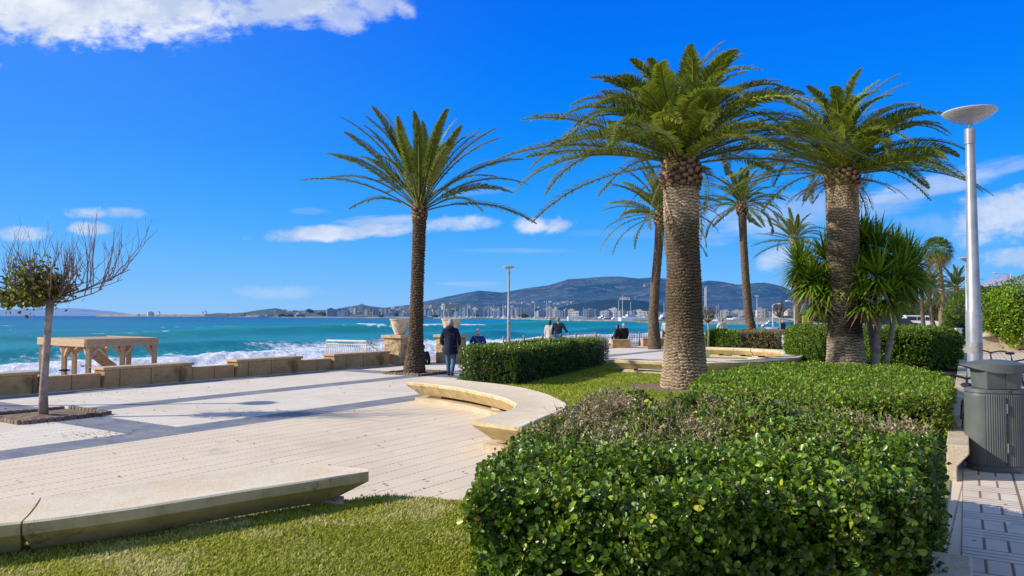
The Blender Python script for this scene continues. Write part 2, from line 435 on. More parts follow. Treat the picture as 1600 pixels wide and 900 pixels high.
g.l(bg.outputs[0], g.n('ShaderNodeOutputWorld').inputs[0])

sl = bpy.data.lights.new('sun', 'SUN'); sl.energy = 5.0; sl.angle = R(.53); sl.color = (1.0, .93, .82)
so = bpy.data.objects.new('sun', sl); COL.objects.link(so); so.rotation_euler = (-SUN_DIR).to_track_quat('-Z', 'Y').to_euler()
so.location = (-30, 0, 30)

cam = bpy.data.cameras.new('camera'); co = bpy.data.objects.new('camera', cam); COL.objects.link(co)
cam.sensor_width = 36; cam.lens = 36 * F / 1600; cam.clip_end = 60000; cam.clip_start = .05
co.location = (0, 0, H); co.rotation_euler = (R(90) + math.atan((HV - 450) / F), 0, 0)
SC.camera = co
SC.view_settings.view_transform = 'Standard'; SC.view_settings.look = 'None'; SC.view_settings.exposure = 0

# ================================================================== FRAMES
AW = R(33.5); dW = np.array([math.sin(AW), math.cos(AW)]); nW = np.array([-dW[1], dW[0]])   # along the seawall, and seaward
W0 = np.array([-8.33, 22.4])
def wp(s, o, z=0.0):   # s along the seawall, o seaward offset
    p = W0 + dW * s + nW * o; return np.array([p[0], p[1], z])
def ws(u):             # s where the seawall line is met by the column u
    k = (u - 800) / F
    return (k * W0[1] - W0[0]) / (dW[0] - k * dW[1])
RZW = math.pi / 2 - AW  # rotation of an object whose local x runs along the seawall
AP = R(31.5); dP = np.array([math.sin(AP), math.cos(AP)]); nP = np.array([-dP[1], dP[0]]); P0 = np.array([-.10, 0.0])
def pp(s, o, z=0.0):   # s along the garden kerb, o toward the lawn
    p = P0 + dP * s + nP * o; return np.array([p[0], p[1], z])
RZP = math.pi / 2 - AP
SEA = -2.0

# ================================================================== GROUND, PAVING
def sheet(name, poly, z, mat, origin=(0, 0), rz=0.0):
    c, s = math.cos(-rz), math.sin(-rz)
    V = []
    for p in poly:
        x, y = p[0] - origin[0], p[1] - origin[1]
        V.append((x * c - y * s, x * s + y * c, 0))
    me = bpy.data.meshes.new(name); me.from_pydata(V, [], [tuple(range(len(V)))]); me.update()
    if me.polygons[0].normal.z < 0: me.flip_normals()
    o = link(name, me, mat, None, (origin[0], origin[1], z), rz); o['kind'] = 'structure'
    return o
sheet('ground', [wp(-80, 0), wp(90, 0), (120, 320), (3000, 9000), (9000, 9000), (6000, -100), (50, -60)], -.012, M['ground'])
sheet('promenade', [wp(-60, 0), wp(88, 0), wp(88, -17), wp(-60, -30)], -.004, M['plaza'], W0, RZW)
sheet('walkway', [pp(-12, -.02), pp(70, -.02), pp(70, -9), pp(-12, -9)], .004, M['walk'], P0, RZP)
sheet('car_park', [(60, 95), (180, 80), (260, 220), (110, 240)], .003, plain('asphalt', (.07, .07, .075), (.05, .05, .055), 3, .9))

# lawn: everything left of the garden kerb, bounded by the curved benches
bench1_out = [gp(8, 859, 0)[:2], gp(72, 850)[:2], gp(280, 825)[:2], gp(476, 792)[:2], gp(600, 776)[:2]]
LAWN = [(-5.2, 4.4), tuple(gp(0, 852)[:2]), tuple(gp(72, 843)[:2]), tuple(gp(280, 819)[:2]), tuple(gp(476, 788)[:2]), tuple(gp(600, 776)[:2]), tuple(gp(745, 781)[:2]),
        (.0, 9.3), (.55, 10.4), (.62, 11.6), (.5, 13.0), (-.2, 15.3), (-1.5, 17.0), (-1.9, 20.4), (-1.3, 22.5), (3.6, 30.5), (3.6, 25.2), (4.6, 23.0), (7, 22.8), (9.3, 23.4), (10.9, 26.8), (11.6, 30.4), (10.5, 31.6), (8.4, 32.4), (8.4, 45), (12.5, 50)]
LAWN += [tuple(pp(52, .1)[:2]), tuple(pp(-8, .1)[:2]), (-5.2, -6), (-9, -2), (-9, 3)]
def inpoly(x, y, poly):
    poly = np.asarray(poly)[:, :2]; r = np.zeros(len(x), bool); n = len(poly); j = n - 1
    for i in range(n):
        xi, yi = poly[i]; xj, yj = poly[j]
        c = ((yi > y) != (yj > y)) & (x < (xj - xi) * (y - yi) / (yj - yi + 1e-12) + xi)
        r ^= c; j = i
    return r
sheet('lawn_ground', LAWN, .012, M['lawnbase'])

LZ = .145
FRONT = [(-5.2, 4.55)] + [tuple(gp(u, v, LZ)[:2]) for u, v in ((-80, 869), (0, 857), (72, 848), (180, 833), (280, 822), (400, 803), (476, 790), (545, 781), (590, 774.5), (620, 774), (690, 779), (748, 785))] + [(.5, 6.8), (1.8, 4.2), (1.0, -3), (-7, -3)]
mb = MB(); pf = np.array(FRONT); mb.prism(pf.tolist(), .0, LZ); o = mb.build('lawn_ground', M['lawnbase']); o['kind'] = 'structure'
PALM1 = gp(1070, 606)[:2]; PALM2 = np.array([9.9, 22.0]); YUC = np.array([10.55, 21.6])
def grass(name, n, box, size, pal, poly=LAWN, excl=(), gz=.012):
    x = rng.uniform(box[0], box[1], n); y = rng.uniform(box[2], box[3], n)
    k = inpoly(x, y, poly)
    for (c, r) in excl: k &= np.hypot((x - c[0]) / r, (y - c[1]) / (r * .9)) > 1 + .35 * fbm(np.stack([x * 4, y * 4, x * 0], 1), 2)
    u_ = 800 + F * x / np.maximum(y, .1); k &= (u_ > -60) & (u_ < 1640)
    x, y = x[k], y[k]; n = len(x)
    patch = fbm(np.stack([x * .9, y * .9, x * 0], 1), 4); dry = fbm(np.stack([x * 3.1 + 9, y * 3.1, x * 0], 1), 3)
    h = size * rng.uniform(.5, 1.25, n) * (1 + .3 * patch); a = rng.uniform(0, 2 * math.pi, n); lean = rng.uniform(.15, 1.1, n)
    wd = size * rng.uniform(.10, .18, n) * 1.15
    d = np.stack([np.cos(a), np.sin(a), a * 0], 1); s = np.stack([-np.sin(a), np.cos(a), a * 0], 1)
    b = np.stack([x, y, np.full(n, gz)], 1)
    m = b + d * (h * lean * .35)[:, None] + np.array([0, 0, 1]) * (h * .6)[:, None]
    t = b + d * (h * lean)[:, None] + np.array([0, 0, 1]) * (h * (1 - .22 * lean))[:, None]
    V = np.stack([b - s * wd[:, None], b + s * wd[:, None], m + s * wd[:, None] * .8, m - s * wd[:, None] * .8, t], 1)
    i = np.arange(n)[:, None] * 5
    q = i + np.array([[0, 1, 2, 3]]); tr = i + np.array([[3, 2, 4]])
    A, B, C = [np.array(p) for p in pal]
    f = np.clip(.5 + .9 * patch + rng.normal(0, .22, n), 0, 1)[:, None]; g2 = np.clip(dry * 1.6 + rng.normal(0, .32, n) - .05, 0, 1)[:, None]
    c = (A * (1 - f) + B * f) * (1 - g2) + C * g2
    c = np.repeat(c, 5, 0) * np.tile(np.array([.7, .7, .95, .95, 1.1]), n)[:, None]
    me = np_mesh(name, V.reshape(-1, 3), [q, tr], c)
    return link(name, me, M['grass'])
pal_near = [(.42, .45, .04), (.62, .60, .09), (.92, .78, .38)]
pal_far = [(.30, .42, .02), (.50, .56, .04), (.66, .60, .16)]
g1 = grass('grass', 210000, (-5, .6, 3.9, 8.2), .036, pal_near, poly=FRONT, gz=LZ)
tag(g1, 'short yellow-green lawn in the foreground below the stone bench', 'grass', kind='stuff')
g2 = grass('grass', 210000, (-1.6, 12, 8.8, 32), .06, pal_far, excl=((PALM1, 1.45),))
tag(g2, 'mown lawn around the thick palm beyond the big hedge', 'grass', kind='stuff')
# bare soil round the thick palm
mb = MB(); k = 40
mb.add([(PALM1[0] + 1.5 * math.cos(a) * (1 + .1 * math.sin(3 * a)) - .25, PALM1[1] + 1.35 * math.sin(a), .022) for a in np.linspace(0, 2 * math.pi, k, endpoint=False)], [tuple(range(k))])
o = mb.build('bare_soil', M['soil']); o['kind'] = 'structure'
# soil border under the lawn edge at the seaward hedge
sheet('soil_bed', [gp(726, 599)[:2], gp(812, 606)[:2], gp(900, 590)[:2], gp(960, 571)[:2], (4.2, 30.5), (-1.0, 22.6)], .020, M['soil'])

# ================================================================== SEA, BEACH, FAR LAND
def coastY(u):
    return np.interp(u, [-2000, 100, 160, 300, 500, 640, 760, 900, 1000, 1060, 1250, 1300, 1700], [3200, 3100, 3000, 2200, 1300, 1000, 860, 520, 390, 335, 300, 300, 300])
us = np.linspace(-300, 1900, 1100); ys = np.concatenate([np.linspace(22, 160, 360), np.geomspace(161, 14000, 260)])
U, YY = np.meshgrid(us, ys); XX = (U - 800) / F * YY
P = np.stack([XX.ravel(), YY.ravel()], 1); rel = P - W0
off = rel @ nW; al = rel @ dW
al3 = np.stack([al, off, off * 0], 1)
warp = fbm(np.stack([al * .012, off * .01, off * 0], 1), 3) * 10
fade = np.exp(-np.maximum(YY.ravel() - 60, 0) / 500)
z = np.zeros(len(P))
o2 = off + warp
# swell: three main crests then a decaying train
def crest(c, wf, wb, h): 
    d = o2 - c; return h * np.where(d < 0, np.exp(-(d / wf) ** 2), np.exp(-(d / wb) ** 2))
z += crest(50, 3.0, 7, 1.5) * (.75 + .5 * fbm(np.stack([al * .06, al * 0, al * 0 + 3], 1), 3))
z += crest(33, 2.5, 5, .8) * (.7 + .6 * fbm(np.stack([al * .08, al * 0, al * 0 + 9], 1), 3))
z += crest(104, 5, 10, 2.0) * (.55 + .9 * fbm(np.stack([al * .022, al * 0, al * 0 + 5], 1), 3))
z += crest(150, 6, 12, .8) * (.5 + .9 * fbm(np.stack([al * .02, al * 0, al * 0 + 15], 1), 3))
z += .28 * np.sin(o2 / 38 * 2 * math.pi / 1.6 + 2) * sstep(120, 190, off) * fade
z += fade * .16 * fbm(np.stack([al * .10, off * .22, off * 0], 1), 4) * sstep(20, 60, off)
surf = sstep(56, 37, o2 + 16 * sstep(60, 140, al) + 7 * fbm(np.stack([al * .09, off * .09, off * 0 + 2], 1), 4)) 
z += surf * (.30 * fbm(np.stack([al * .45, off * .55, off * 0], 1), 5) + .12 * fbm(np.stack([al * 1.7, off * 1.9, off * 0], 1), 3))
# foam amount
rid = 1 - np.abs(fbm(np.stack([al * .30, off * .42, off * 0 + 4], 1), 5)) * 2.4
foam = surf * np.clip(.78 + .5 * rid * .7 + .35 * fbm(np.stack([al * 1.1, off * 1.3, off * 0 + 8], 1), 4), 0, 1)
d = o2 - 104; capn = fbm(np.stack([al * .035 + 3.1, al * 0, al * 0 + 5.5], 1), 3)
foam += np.exp(-((d + .5) / 2.0) ** 2) * sstep(.02, .30, capn + .25 * fbm(np.stack([al * .8, off * .8, off * 0], 1), 3))
foam += np.exp(-((o2 - 150) / 2.0) ** 2) * sstep(.25, .45, capn) * .8
wc = fbm(np.stack([al * .045 + 40, off * .10, off * 0], 1), 4) + .3 * fbm(np.stack([al * .5, off * .8, off * 0], 1), 3)
foam += sstep(.50, .62, wc) * fade * sstep(75, 120, off) * .85
streak = fbm(np.stack([al * .05 + 7, off * .28, off * 0 + 20], 1), 5)
foam += sstep(.18, .48, streak) * sstep(150, 62, off) * .50 * sstep(30, 120, al + 60) * (1 - .6 * sstep(70, 150, al))
foam = np.clip(foam, 0, 1)
# water colour: sandy turquoise near, deeper blue out
deep = sstep(150, 1100, off)[:, None]; mid = sstep(60, 190, off)[:, None]
c_near = np.array([.02, .30, .30]); c_mid = np.array([.004, .22, .29]); c_deep = np.array([.002, .12, .29])
c = c_near * (1 - mid) + c_mid * mid; c = c * (1 - deep) + c_deep * deep
patch = fbm(np.stack([al * .012, off * .02, off * 0 + 30], 1), 4)[:, None]
c = c * (1 + .35 * patch)
gr = np.clip(crest(103, 4, 6, 1.0) * (.3 + 1.2 * fbm(np.stack([al * .022, al * 0, al * 0 + 5], 1), 3)) + .25 * crest(60, 4, 8, 1), 0, 1)[:, None]
c = c * (1 - .85 * gr) + np.array([.02, .42, .25]) * .85 * gr
V = np.stack([P[:, 0], P[:, 1], SEA + z], 1)
ny, nx = U.shape; ii = (np.arange(ny - 1)[:, None] * nx + np.arange(nx - 1)[None]).ravel()
quads = np.stack([ii, ii + 1, ii + nx + 1, ii + nx], 1)
me = np_mesh('sea', V, [quads], c, smooth=True)
a = me.color_attributes.new('Foam', 'FLOAT_COLOR', 'POINT'); fc = np.ones((len(V), 4), np.float32); fc[:, :3] = foam[:, None]; a.data.foreach_set('color', fc.ravel())
mt = bpy.data.materials.new('sea_water'); g = G(mt); o_ = g.obj((1, 1, 1), (0, 0, AW))
fo = g.xyz(g.attr('Foam'))[0]; dn = g.noise(o_, 1.3, 7, .7); dn2 = g.noise(o_, .35, 6, .65)
fo = g.ramp(g.m('ADD', fo, g.m('ADD', g.m('MULTIPLY', g.m('SUBTRACT', dn, .5), .9), g.m('MULTIPLY', g.m('SUBTRACT', dn2, .5), .5))), .38, .62)
wcol = g.mix(g.ramp(g.noise(g.obj((.06, .22, 1), (0, 0, AW)), 1.0, 6, .7), .35, .7), g.mix(1.0, g.attr(), (.70, .80, .88), 'MULTIPLY'), g.attr())
bn = g.bump(g.m('ADD', g.noise(g.obj((.5, 1.3, 1), (0, 0, AW)), .9, 8, .65), g.m('MULTIPLY', fo, .3)), .55, .35)
wat = g.pbr(wcol, .38, normal=bn, spec=.22, finish=False)
fcol = g.mix(g.ramp(g.m('ADD', g.m('MULTIPLY', dn, .6), g.m('MULTIPLY', dn2, .4)), .38, .56), (.52, .62, .70), (.88, .89, .90))  # bluish shade between foam ridges painted by noise
fm = g.pbr(fcol, .9, normal=g.bump(dn, .9, .25), spec=.1, finish=False)
mx = g.n('ShaderNodeMixShader'); g.l(fo, mx.inputs[0]); g.l(wat, mx.inputs[1]); g.l(fm, mx.inputs[2]); g.out(mx.outputs[0])
o = link('sea', me, mt); o['kind'] = 'structure'

# beach
mb = MB(); S = np.linspace(-80, 95, 60); O = [0.02, 4, 10, 18, 26, 40, 60]; Z = [-.55, -.75, -1.2, -1.6, -1.95, -2.8, -5]
V = [wp(s, o, z_) for s in S for o, z_ in zip(O, Z)]
mb.add(V, [(i * 7 + j, i * 7 + j + 1, i * 7 + j + 8, i * 7 + j + 7) for i in range(len(S) - 1) for j in range(6)])
o = mb.build('beach', M['sand'], smooth=True); o['kind'] = 'structure'

# far low land behind the coastline, and hills -----------------------------
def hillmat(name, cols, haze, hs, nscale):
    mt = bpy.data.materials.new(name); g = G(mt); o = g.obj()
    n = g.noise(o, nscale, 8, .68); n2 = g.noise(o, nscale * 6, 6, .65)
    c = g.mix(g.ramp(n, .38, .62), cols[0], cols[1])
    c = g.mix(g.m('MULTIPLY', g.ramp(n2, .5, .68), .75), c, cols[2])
    g.pbr(c, .95, spec=.05, emit=haze, estr=hs, normal=g.bump(n, 1.0, 40 * .004 / nscale)); return mt  # distance haze painted on as a faint blue glow
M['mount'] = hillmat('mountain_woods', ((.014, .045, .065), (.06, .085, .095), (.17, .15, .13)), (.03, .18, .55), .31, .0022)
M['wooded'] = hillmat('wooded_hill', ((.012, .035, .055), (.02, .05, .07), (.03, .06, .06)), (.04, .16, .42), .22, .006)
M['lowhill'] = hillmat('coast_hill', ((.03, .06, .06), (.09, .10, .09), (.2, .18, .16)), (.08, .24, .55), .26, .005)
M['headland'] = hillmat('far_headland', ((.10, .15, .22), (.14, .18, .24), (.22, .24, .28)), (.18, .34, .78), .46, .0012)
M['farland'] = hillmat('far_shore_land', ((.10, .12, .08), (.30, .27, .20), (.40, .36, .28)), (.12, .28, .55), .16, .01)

HILLS = {}
def hill(name, prof, D0, D1, mat, label_=None, rough=.06, back=1.5, nd=70):
    pu = [p[0] for p in prof]; pv = [p[1] for p in prof]
    def zt(u): 
        zz = H - (np.interp(u, pu, pv) - HV) * D1 / F
        e = sstep(pu[0], pu[0] + 30, u) * sstep(pu[-1], pu[-1] - 30, u)
        return (zz + 3) * e - 3
    def zf(u, D):
        k = np.clip((D - D0) / (D1 - D0), 0, 1.0)
        k2 = np.where(D <= D1, k ** 1.15, np.clip(1 - (D - D1) / (D1 * back - D1), 0, 1))
        X = (u - 800) / F * D
        sc = 6.0 / D1
        nz = fbm(np.stack([X * sc, D * sc, X * 0 + len(name)], 1), 5); rd = 1 - np.abs(fbm(np.stack([X * sc * 1.6, D * sc * .9, X * 0 + 5], 1), 4)) * 2
        return -3 + (zt(u) + 3) * k2 * (1 + (.30 * nz + .30 * (rd - .6)) * np.sin(math.pi * np.clip(k2, 0, 1)) ** .8 + rough * .25 * fbm(np.stack([X * sc * 8, D * sc * 8, X * 0], 1), 3))
    u = np.linspace(pu[0], pu[-1], max(60, int((pu[-1] - pu[0]) / 2.2))); Dd = np.concatenate([np.linspace(D0, D1, nd), np.linspace(D1 * 1.02, D1 * back, 8)])
    UU, DD = np.meshgrid(u, Dd); zz = zf(UU.ravel(), DD.ravel())
    V = np.stack([((UU - 800) / F * DD).ravel(), DD.ravel(), zz], 1)
    n0, n1_ = UU.shape; i = (np.arange(n0 - 1)[:, None] * n1_ + np.arange(n1_ - 1)[None]).ravel()
    me = np_mesh(name, V, [np.stack([i, i + 1, i + n1_ + 1, i + n1_], 1)], smooth=True)
    o = link(name, me, mat); o['kind'] = 'structure'; HILLS[len(HILLS)] = (pu[0], pu[-1], D0, D1, zf); return o
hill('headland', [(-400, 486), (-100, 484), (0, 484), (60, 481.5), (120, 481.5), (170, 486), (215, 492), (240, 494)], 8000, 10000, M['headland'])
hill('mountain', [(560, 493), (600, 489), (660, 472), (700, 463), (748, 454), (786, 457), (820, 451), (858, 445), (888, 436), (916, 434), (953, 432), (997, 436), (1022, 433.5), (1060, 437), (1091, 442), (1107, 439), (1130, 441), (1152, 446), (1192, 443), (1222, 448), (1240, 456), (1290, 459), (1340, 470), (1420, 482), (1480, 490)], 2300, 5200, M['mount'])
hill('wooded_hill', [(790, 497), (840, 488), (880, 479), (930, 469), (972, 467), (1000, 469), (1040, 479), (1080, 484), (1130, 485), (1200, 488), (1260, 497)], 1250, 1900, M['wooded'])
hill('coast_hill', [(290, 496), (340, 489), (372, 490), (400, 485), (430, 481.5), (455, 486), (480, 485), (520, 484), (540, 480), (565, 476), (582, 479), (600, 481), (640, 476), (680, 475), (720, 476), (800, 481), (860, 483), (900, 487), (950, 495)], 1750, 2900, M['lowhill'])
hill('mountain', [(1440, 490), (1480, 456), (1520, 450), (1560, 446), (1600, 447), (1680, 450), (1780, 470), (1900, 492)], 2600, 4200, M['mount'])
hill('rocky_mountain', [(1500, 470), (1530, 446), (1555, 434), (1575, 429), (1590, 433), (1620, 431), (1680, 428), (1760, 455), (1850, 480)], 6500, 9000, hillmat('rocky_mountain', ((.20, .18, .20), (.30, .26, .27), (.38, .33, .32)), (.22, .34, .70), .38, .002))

# low land between coastline and the hills
u = np.linspace(150, 1900, 500); fr = np.array([1.0, 1.004, 1.02, 1.03, 1.5, 1.55, 2.4, 4, 7])
Uc, Fc = np.meshgrid(u, fr); Dc = coastY(Uc) * Fc
hb = sstep(640, 665, Uc) * sstep(1135, 1105, Uc)     # the harbour basin behind its breakwater
zl = np.array([-2.6, -1.1, -.7, -.5, -.3, -.3, 0, 0, 0])[:, None] * (1 - hb) + np.array([-2.6, -1.0, -.5, -2.9, -2.9, -.6, 0, 0, 0])[:, None] * hb
V = np.stack([((Uc - 800) / F * Dc).ravel(), Dc.ravel(), zl.ravel()], 1)
n0, n1_ = Uc.shape; i = (np.arange(n0 - 1)[:, None] * n1_ + np.arange(n1_ - 1)[None]).ravel()
o = link('far_shore', np_mesh('far_shore', V, [np.stack([i, i + 1, i + n1_ + 1, i + n1_], 1)], smooth=True), M['farland']); o['kind'] = 'structure'
def land(u, v, Dmin=None):
    """first point of the land surface met along the line of sight of that pixel"""
    Dm = max(coastY(u) * 1.02, Dmin or 0)
    Ds = np.geomspace(Dm, 8000, 700); zr = H - (v - HV) * Ds / F
    zz = np.full(len(Ds), -.3)
    for (a, b, D0, D1, zf) in HILLS.values():
        if a <= u <= b:
            q = zf(np.full(len(Ds), float(u)), Ds); q[(Ds < D0) | (Ds > D1)] = -9; zz = np.maximum(zz, q)
    hit = np.where(zr <= zz)[0]
    D = Ds[hit[0]] if len(hit) else Dm * 1.1
    z_ = zz[hit[0]] if len(hit) else -.3
    return np.array([(u - 800) / F * D, D, z_])
# ================================================================== LEAVES AND HEDGES
LEAF6 = np.array([[0, 0, 0], [.30, .28, .10], [.46, .62, .12], [.34, .88, .07], [0, 1.0, -.02], [-.34, .88, .07], [-.46, .62, .12], [-.30, .28, .10]])
LEAF_F8 = [[0, 1, 2, 3, 4], [0, 4, 5, 6, 7]]
LEAF4 = np.array([[0, 0, 0], [.42, .5, .08], [0, 1, 0], [-.42, .5, .08]])
LEAF_F4 = [[0, 1, 2, 3]]
def rand_unit(n):
    v = rng.normal(size=(n, 3)); return nrm(v)
def leaves(pos, dirs, nor, size, cols, near=True, aspect=.75):
    """leaf blades: base at pos, growing along dirs, face along nor"""
    L = (LEAF6 if near else LEAF4) * np.array([aspect, 1, aspect]); fs = LEAF_F8 if near else LEAF_F4
    y = nrm(dirs); x = nrm(np.cross(y, nor)); z = np.cross(x, y)
    V = pos[:, None, :] + size[:, None, None] * (L[None, :, 0:1] * x[:, None] + L[None, :, 1:2] * y[:, None] + L[None, :, 2:3] * z[:, None])
    n, k = len(pos), len(L); i = (np.arange(n) * k)[:, None]
    Fs = [np.array(i + np.array([f])) for f in fs]
    C = np.repeat(cols, k, 0)
    return V.reshape(-1, 3), np.concatenate(Fs), C
def palette(n, cols, wts):
    cols = np.array(cols); w_ = np.array(wts, float); w_ /= w_.sum()
    k = rng.choice(len(cols), n, p=w_); c = cols[k] * rng.uniform(.65, 1.35, (n, 1)); c[:, 0] *= rng.uniform(.85, 1.2, n); return c
def poly_sample(poly, n):
    poly = np.asarray(poly); lo = poly.min(0); hi = poly.max(0); out = []
    tot = 0
    while tot < n:
        p = rng.uniform(lo, hi, (n * 2, 2)); p = p[inpoly(p[:, 0], p[:, 1], poly)]; out.append(p); tot += len(p)
    return np.concatenate(out)[:n]
def inset(poly, d):
    """shrink a polygon given counter-clockwise"""
    poly = np.asarray(poly, float); n = len(poly); r = []
    for i in range(n):
        a, b, c = poly[i - 1], poly[i], poly[(i + 1) % n]
        e1 = nrm(b - a); e2 = nrm(c - b); n1 = np.array([-e1[1], e1[0]]); n2 = np.array([-e2[1], e2[0]])
        m = nrm(n1 + n2); k = d / max(.4, np.dot(m, n1)); r.append(b + m * k)
    return np.array(r)
def hedge(label, poly, h, nclu, per, ls, pal, wts, near=False, rnd=.12, lump=.05, bot=.0, dry=None, group=None, name='hedge', spread=.06, holes=0.0, top_pal=None, mat=None, hv=0.0, label_leaf=None, depth=.10, bare=None, corein=.14, topfac=1.0):
    """clipped hedge: whorls of leaves over a shell, a near-black core inside paints stems and inner shade"""
    poly = np.asarray(poly, float)
    if sum((poly[i - 1][0] * poly[i][1] - poly[i][0] * poly[i - 1][1]) for i in range(len(poly))) < 0: poly = poly[::-1]
    c0 = poly.mean(0); root = empty(name, (c0[0], c0[1], 0), 0, label, 'hedge', group)
    n = len(poly); E = np.roll(poly, -1, 0) - poly; Ln = np.linalg.norm(E, axis=1)
    side = Ln.sum() * (h - bot); A2 = 0
    for i in range(n): A2 += poly[i][0] * poly[(i + 1) % n][1] - poly[(i + 1) % n][0] * poly[i][1]
    top = abs(A2) / 2 * topfac; nt = int(nclu * top / (top + side)); ns = nclu - nt
    pt = poly_sample(poly, nt); Pt = np.stack([pt[:, 0], pt[:, 1], np.full(nt, h)], 1); Nt = np.tile([0, 0, 1.], (nt, 1))
    k = rng.choice(n, ns, p=Ln / Ln.sum()); f = rng.uniform(0, 1, ns)[:, None]
    ps = poly[k] + E[k] * f; No = np.stack([E[k][:, 1], -E[k][:, 0]], 1) / Ln[k][:, None]
    Ps = np.stack([ps[:, 0], ps[:, 1], rng.uniform(bot, h, ns)], 1); Ns = np.stack([No[:, 0], No[:, 1], np.zeros(ns)], 1)
    Pp = np.concatenate([Pt, Ps]); N = np.concatenate([Nt, Ns])
    # round the top edges
    de = np.full(len(Pp), 9.); en = np.zeros((len(Pp), 2))
    for i in range(n):
        e = E[i] / Ln[i]; r_ = Pp[:, :2] - poly[i]; tt = np.clip(r_ @ e, 0, Ln[i]); q = r_ - tt[:, None] * e; dd = np.linalg.norm(q, axis=1)
        m = dd < de; de[m] = dd[m]; en[m] = np.array([e[1], -e[0]])
    istop = np.arange(len(Pp)) < nt
    a = np.clip(1 - de / rnd, 0, 1) * istop; Pp[:, 2] -= rnd * .55 * a ** 2
    b = np.clip(1 - (h - Pp[:, 2]) / rnd, 0, 1) * (~istop); Pp[:, :2] -= en * (rnd * .55 * b ** 2)[:, None]
    N[:, :2] += en * (a * .9)[:, None]; N[:, 2] += b * .9 * (~istop); N = nrm(N)
    Q = Pp.copy()
    lm = fbm(Pp * 2.2, 3) * lump * 1.6 + fbm(Pp * 7, 2) * lump * .8
    if hv: Pp[:, 2] += hv * fbm(np.stack([Pp[:, 0] * .9, Pp[:, 1] * .9, Pp[:, 0] * 0], 1), 2) * (Pp[:, 2] / h) ** 2
    keep = rng.uniform(0, 1, len(Pp)) > 0
    if holes:
        hn = fbm(Pp * 3.4 + 11, 3); keep &= ~((hn < -holes) & (rng.uniform(0, 1, len(Pp)) < .93))
        lm = lm - .10 * sstep(-holes + .15, -holes, hn)
    Pp = Pp + N * lm[:, None] - N * (rng.exponential(depth * .35, len(Pp)))[:, None]
    if bare is not None: keep &= ~((Q[:, 2] < bare) & (rng.uniform(0, 1, len(Pp)) < .85))
    Pp, N, Q, istop = Pp[keep], N[keep], Q[keep], istop[keep]; nc = len(Pp)
    # whorls
    idx = np.repeat(np.arange(nc), per); ax = nrm(N + rng.normal(0, .45, (nc, 3)) + np.array([0, 0, .35]))[idx]
    rnd_ = rand_unit(len(idx)); rad = nrm(np.cross(ax, rnd_)); el_ = rng.uniform(.15, 1.15, len(idx))[:, None]
    dr = nrm(rad * np.cos(el_) + ax * np.sin(el_))
    pos = Pp[idx] + ax * rng.uniform(-1.0, .8, (len(idx), 1)) * ls * .8 + rng.normal(0, 1, (len(idx), 3)) * spread * ls * 4
    nor = nrm(ax - dr * np.sum(ax * dr, 1)[:, None] + rng.normal(0, .35, (len(idx), 3)))
    cols = palette(len(idx), pal, wts)
    cols *= (1 + .30 * fbm(pos * 1.3, 3))[:, None]
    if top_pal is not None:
        m = istop[idx] & (rng.uniform(0, 1, len(idx)) < .8); cols[m] = palette(int(m.sum()), *top_pal)  # top leaves take a brighter palette, sunlight painted into their colour
    sz = ls * rng.uniform(.45, 1.2, len(idx)) * np.repeat(rng.uniform(.7, 1.2, nc), per)
    yl = np.repeat(rng.uniform(0, 1, nc) < .10, per); cols[yl] = cols[yl] * np.array([1.6, 1.25, 1.0])  # scattered leaf clusters tinted brighter to look sunlit
    if dry is not None:
        f_ = dry(pos); m = rng.uniform(0, 1, len(idx)) < f_
        cols[m] = palette(int(m.sum()), [(.34, .23, .12), (.48, .36, .22), (.20, .13, .07), (.62, .52, .36)], [4, 3, 2.5, 1.6]); sz[m] *= .62
    V, Fq, C = leaves(pos, dr, nor, sz, cols, near)
    V -= np.array([c0[0], c0[1], 0])
    me = np_mesh('foliage', V, [Fq], C)
    link('foliage', me, mat or M['leaf'], root)
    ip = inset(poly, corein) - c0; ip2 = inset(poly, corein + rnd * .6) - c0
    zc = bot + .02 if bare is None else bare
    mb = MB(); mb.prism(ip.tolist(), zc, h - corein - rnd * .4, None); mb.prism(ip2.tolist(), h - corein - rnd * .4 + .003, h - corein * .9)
    if bare is not None:
        for i in range(int(top * 3) + 4):
            p = poly_sample(inset(poly, .3), 1)[0] - c0; q = p + rng.normal(0, .18, 2)
            mb.tube([(p[0], p[1], 0), ((p[0] + q[0]) / 2, (p[1] + q[1]) / 2, bare * .5), (q[0], q[1], bare + .15)], [.035, .03, .02], 6)
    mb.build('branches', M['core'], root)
    return root, (Pp - np.array([c0[0], c0[1], 0]), N, istop)

def twigs(root, pts, nor, n, ln, r, mat, name='twigs', col=None, up=.4):
    mb = MB(); k = rng.choice(len(pts), n)
    for i in k:
        p = pts[i]; d = nrm(nor[i] * up + rng.normal(0, .55, 3)); L = ln * rng.uniform(.4, 1.3); q = p + d * L * .55 + rng.normal(0, .1, 3) * L; e = p + d * L
        mb.tube([p - d * L * .3, q, e], [r, r * .8, r * .45], 4, cap=False)
    return mb.build(name, mat, root)

GREEN_N = [(.055, .125, .012), (.105, .21, .016), (.19, .31, .026), (.028, .07, .010), (.32, .42, .06)]
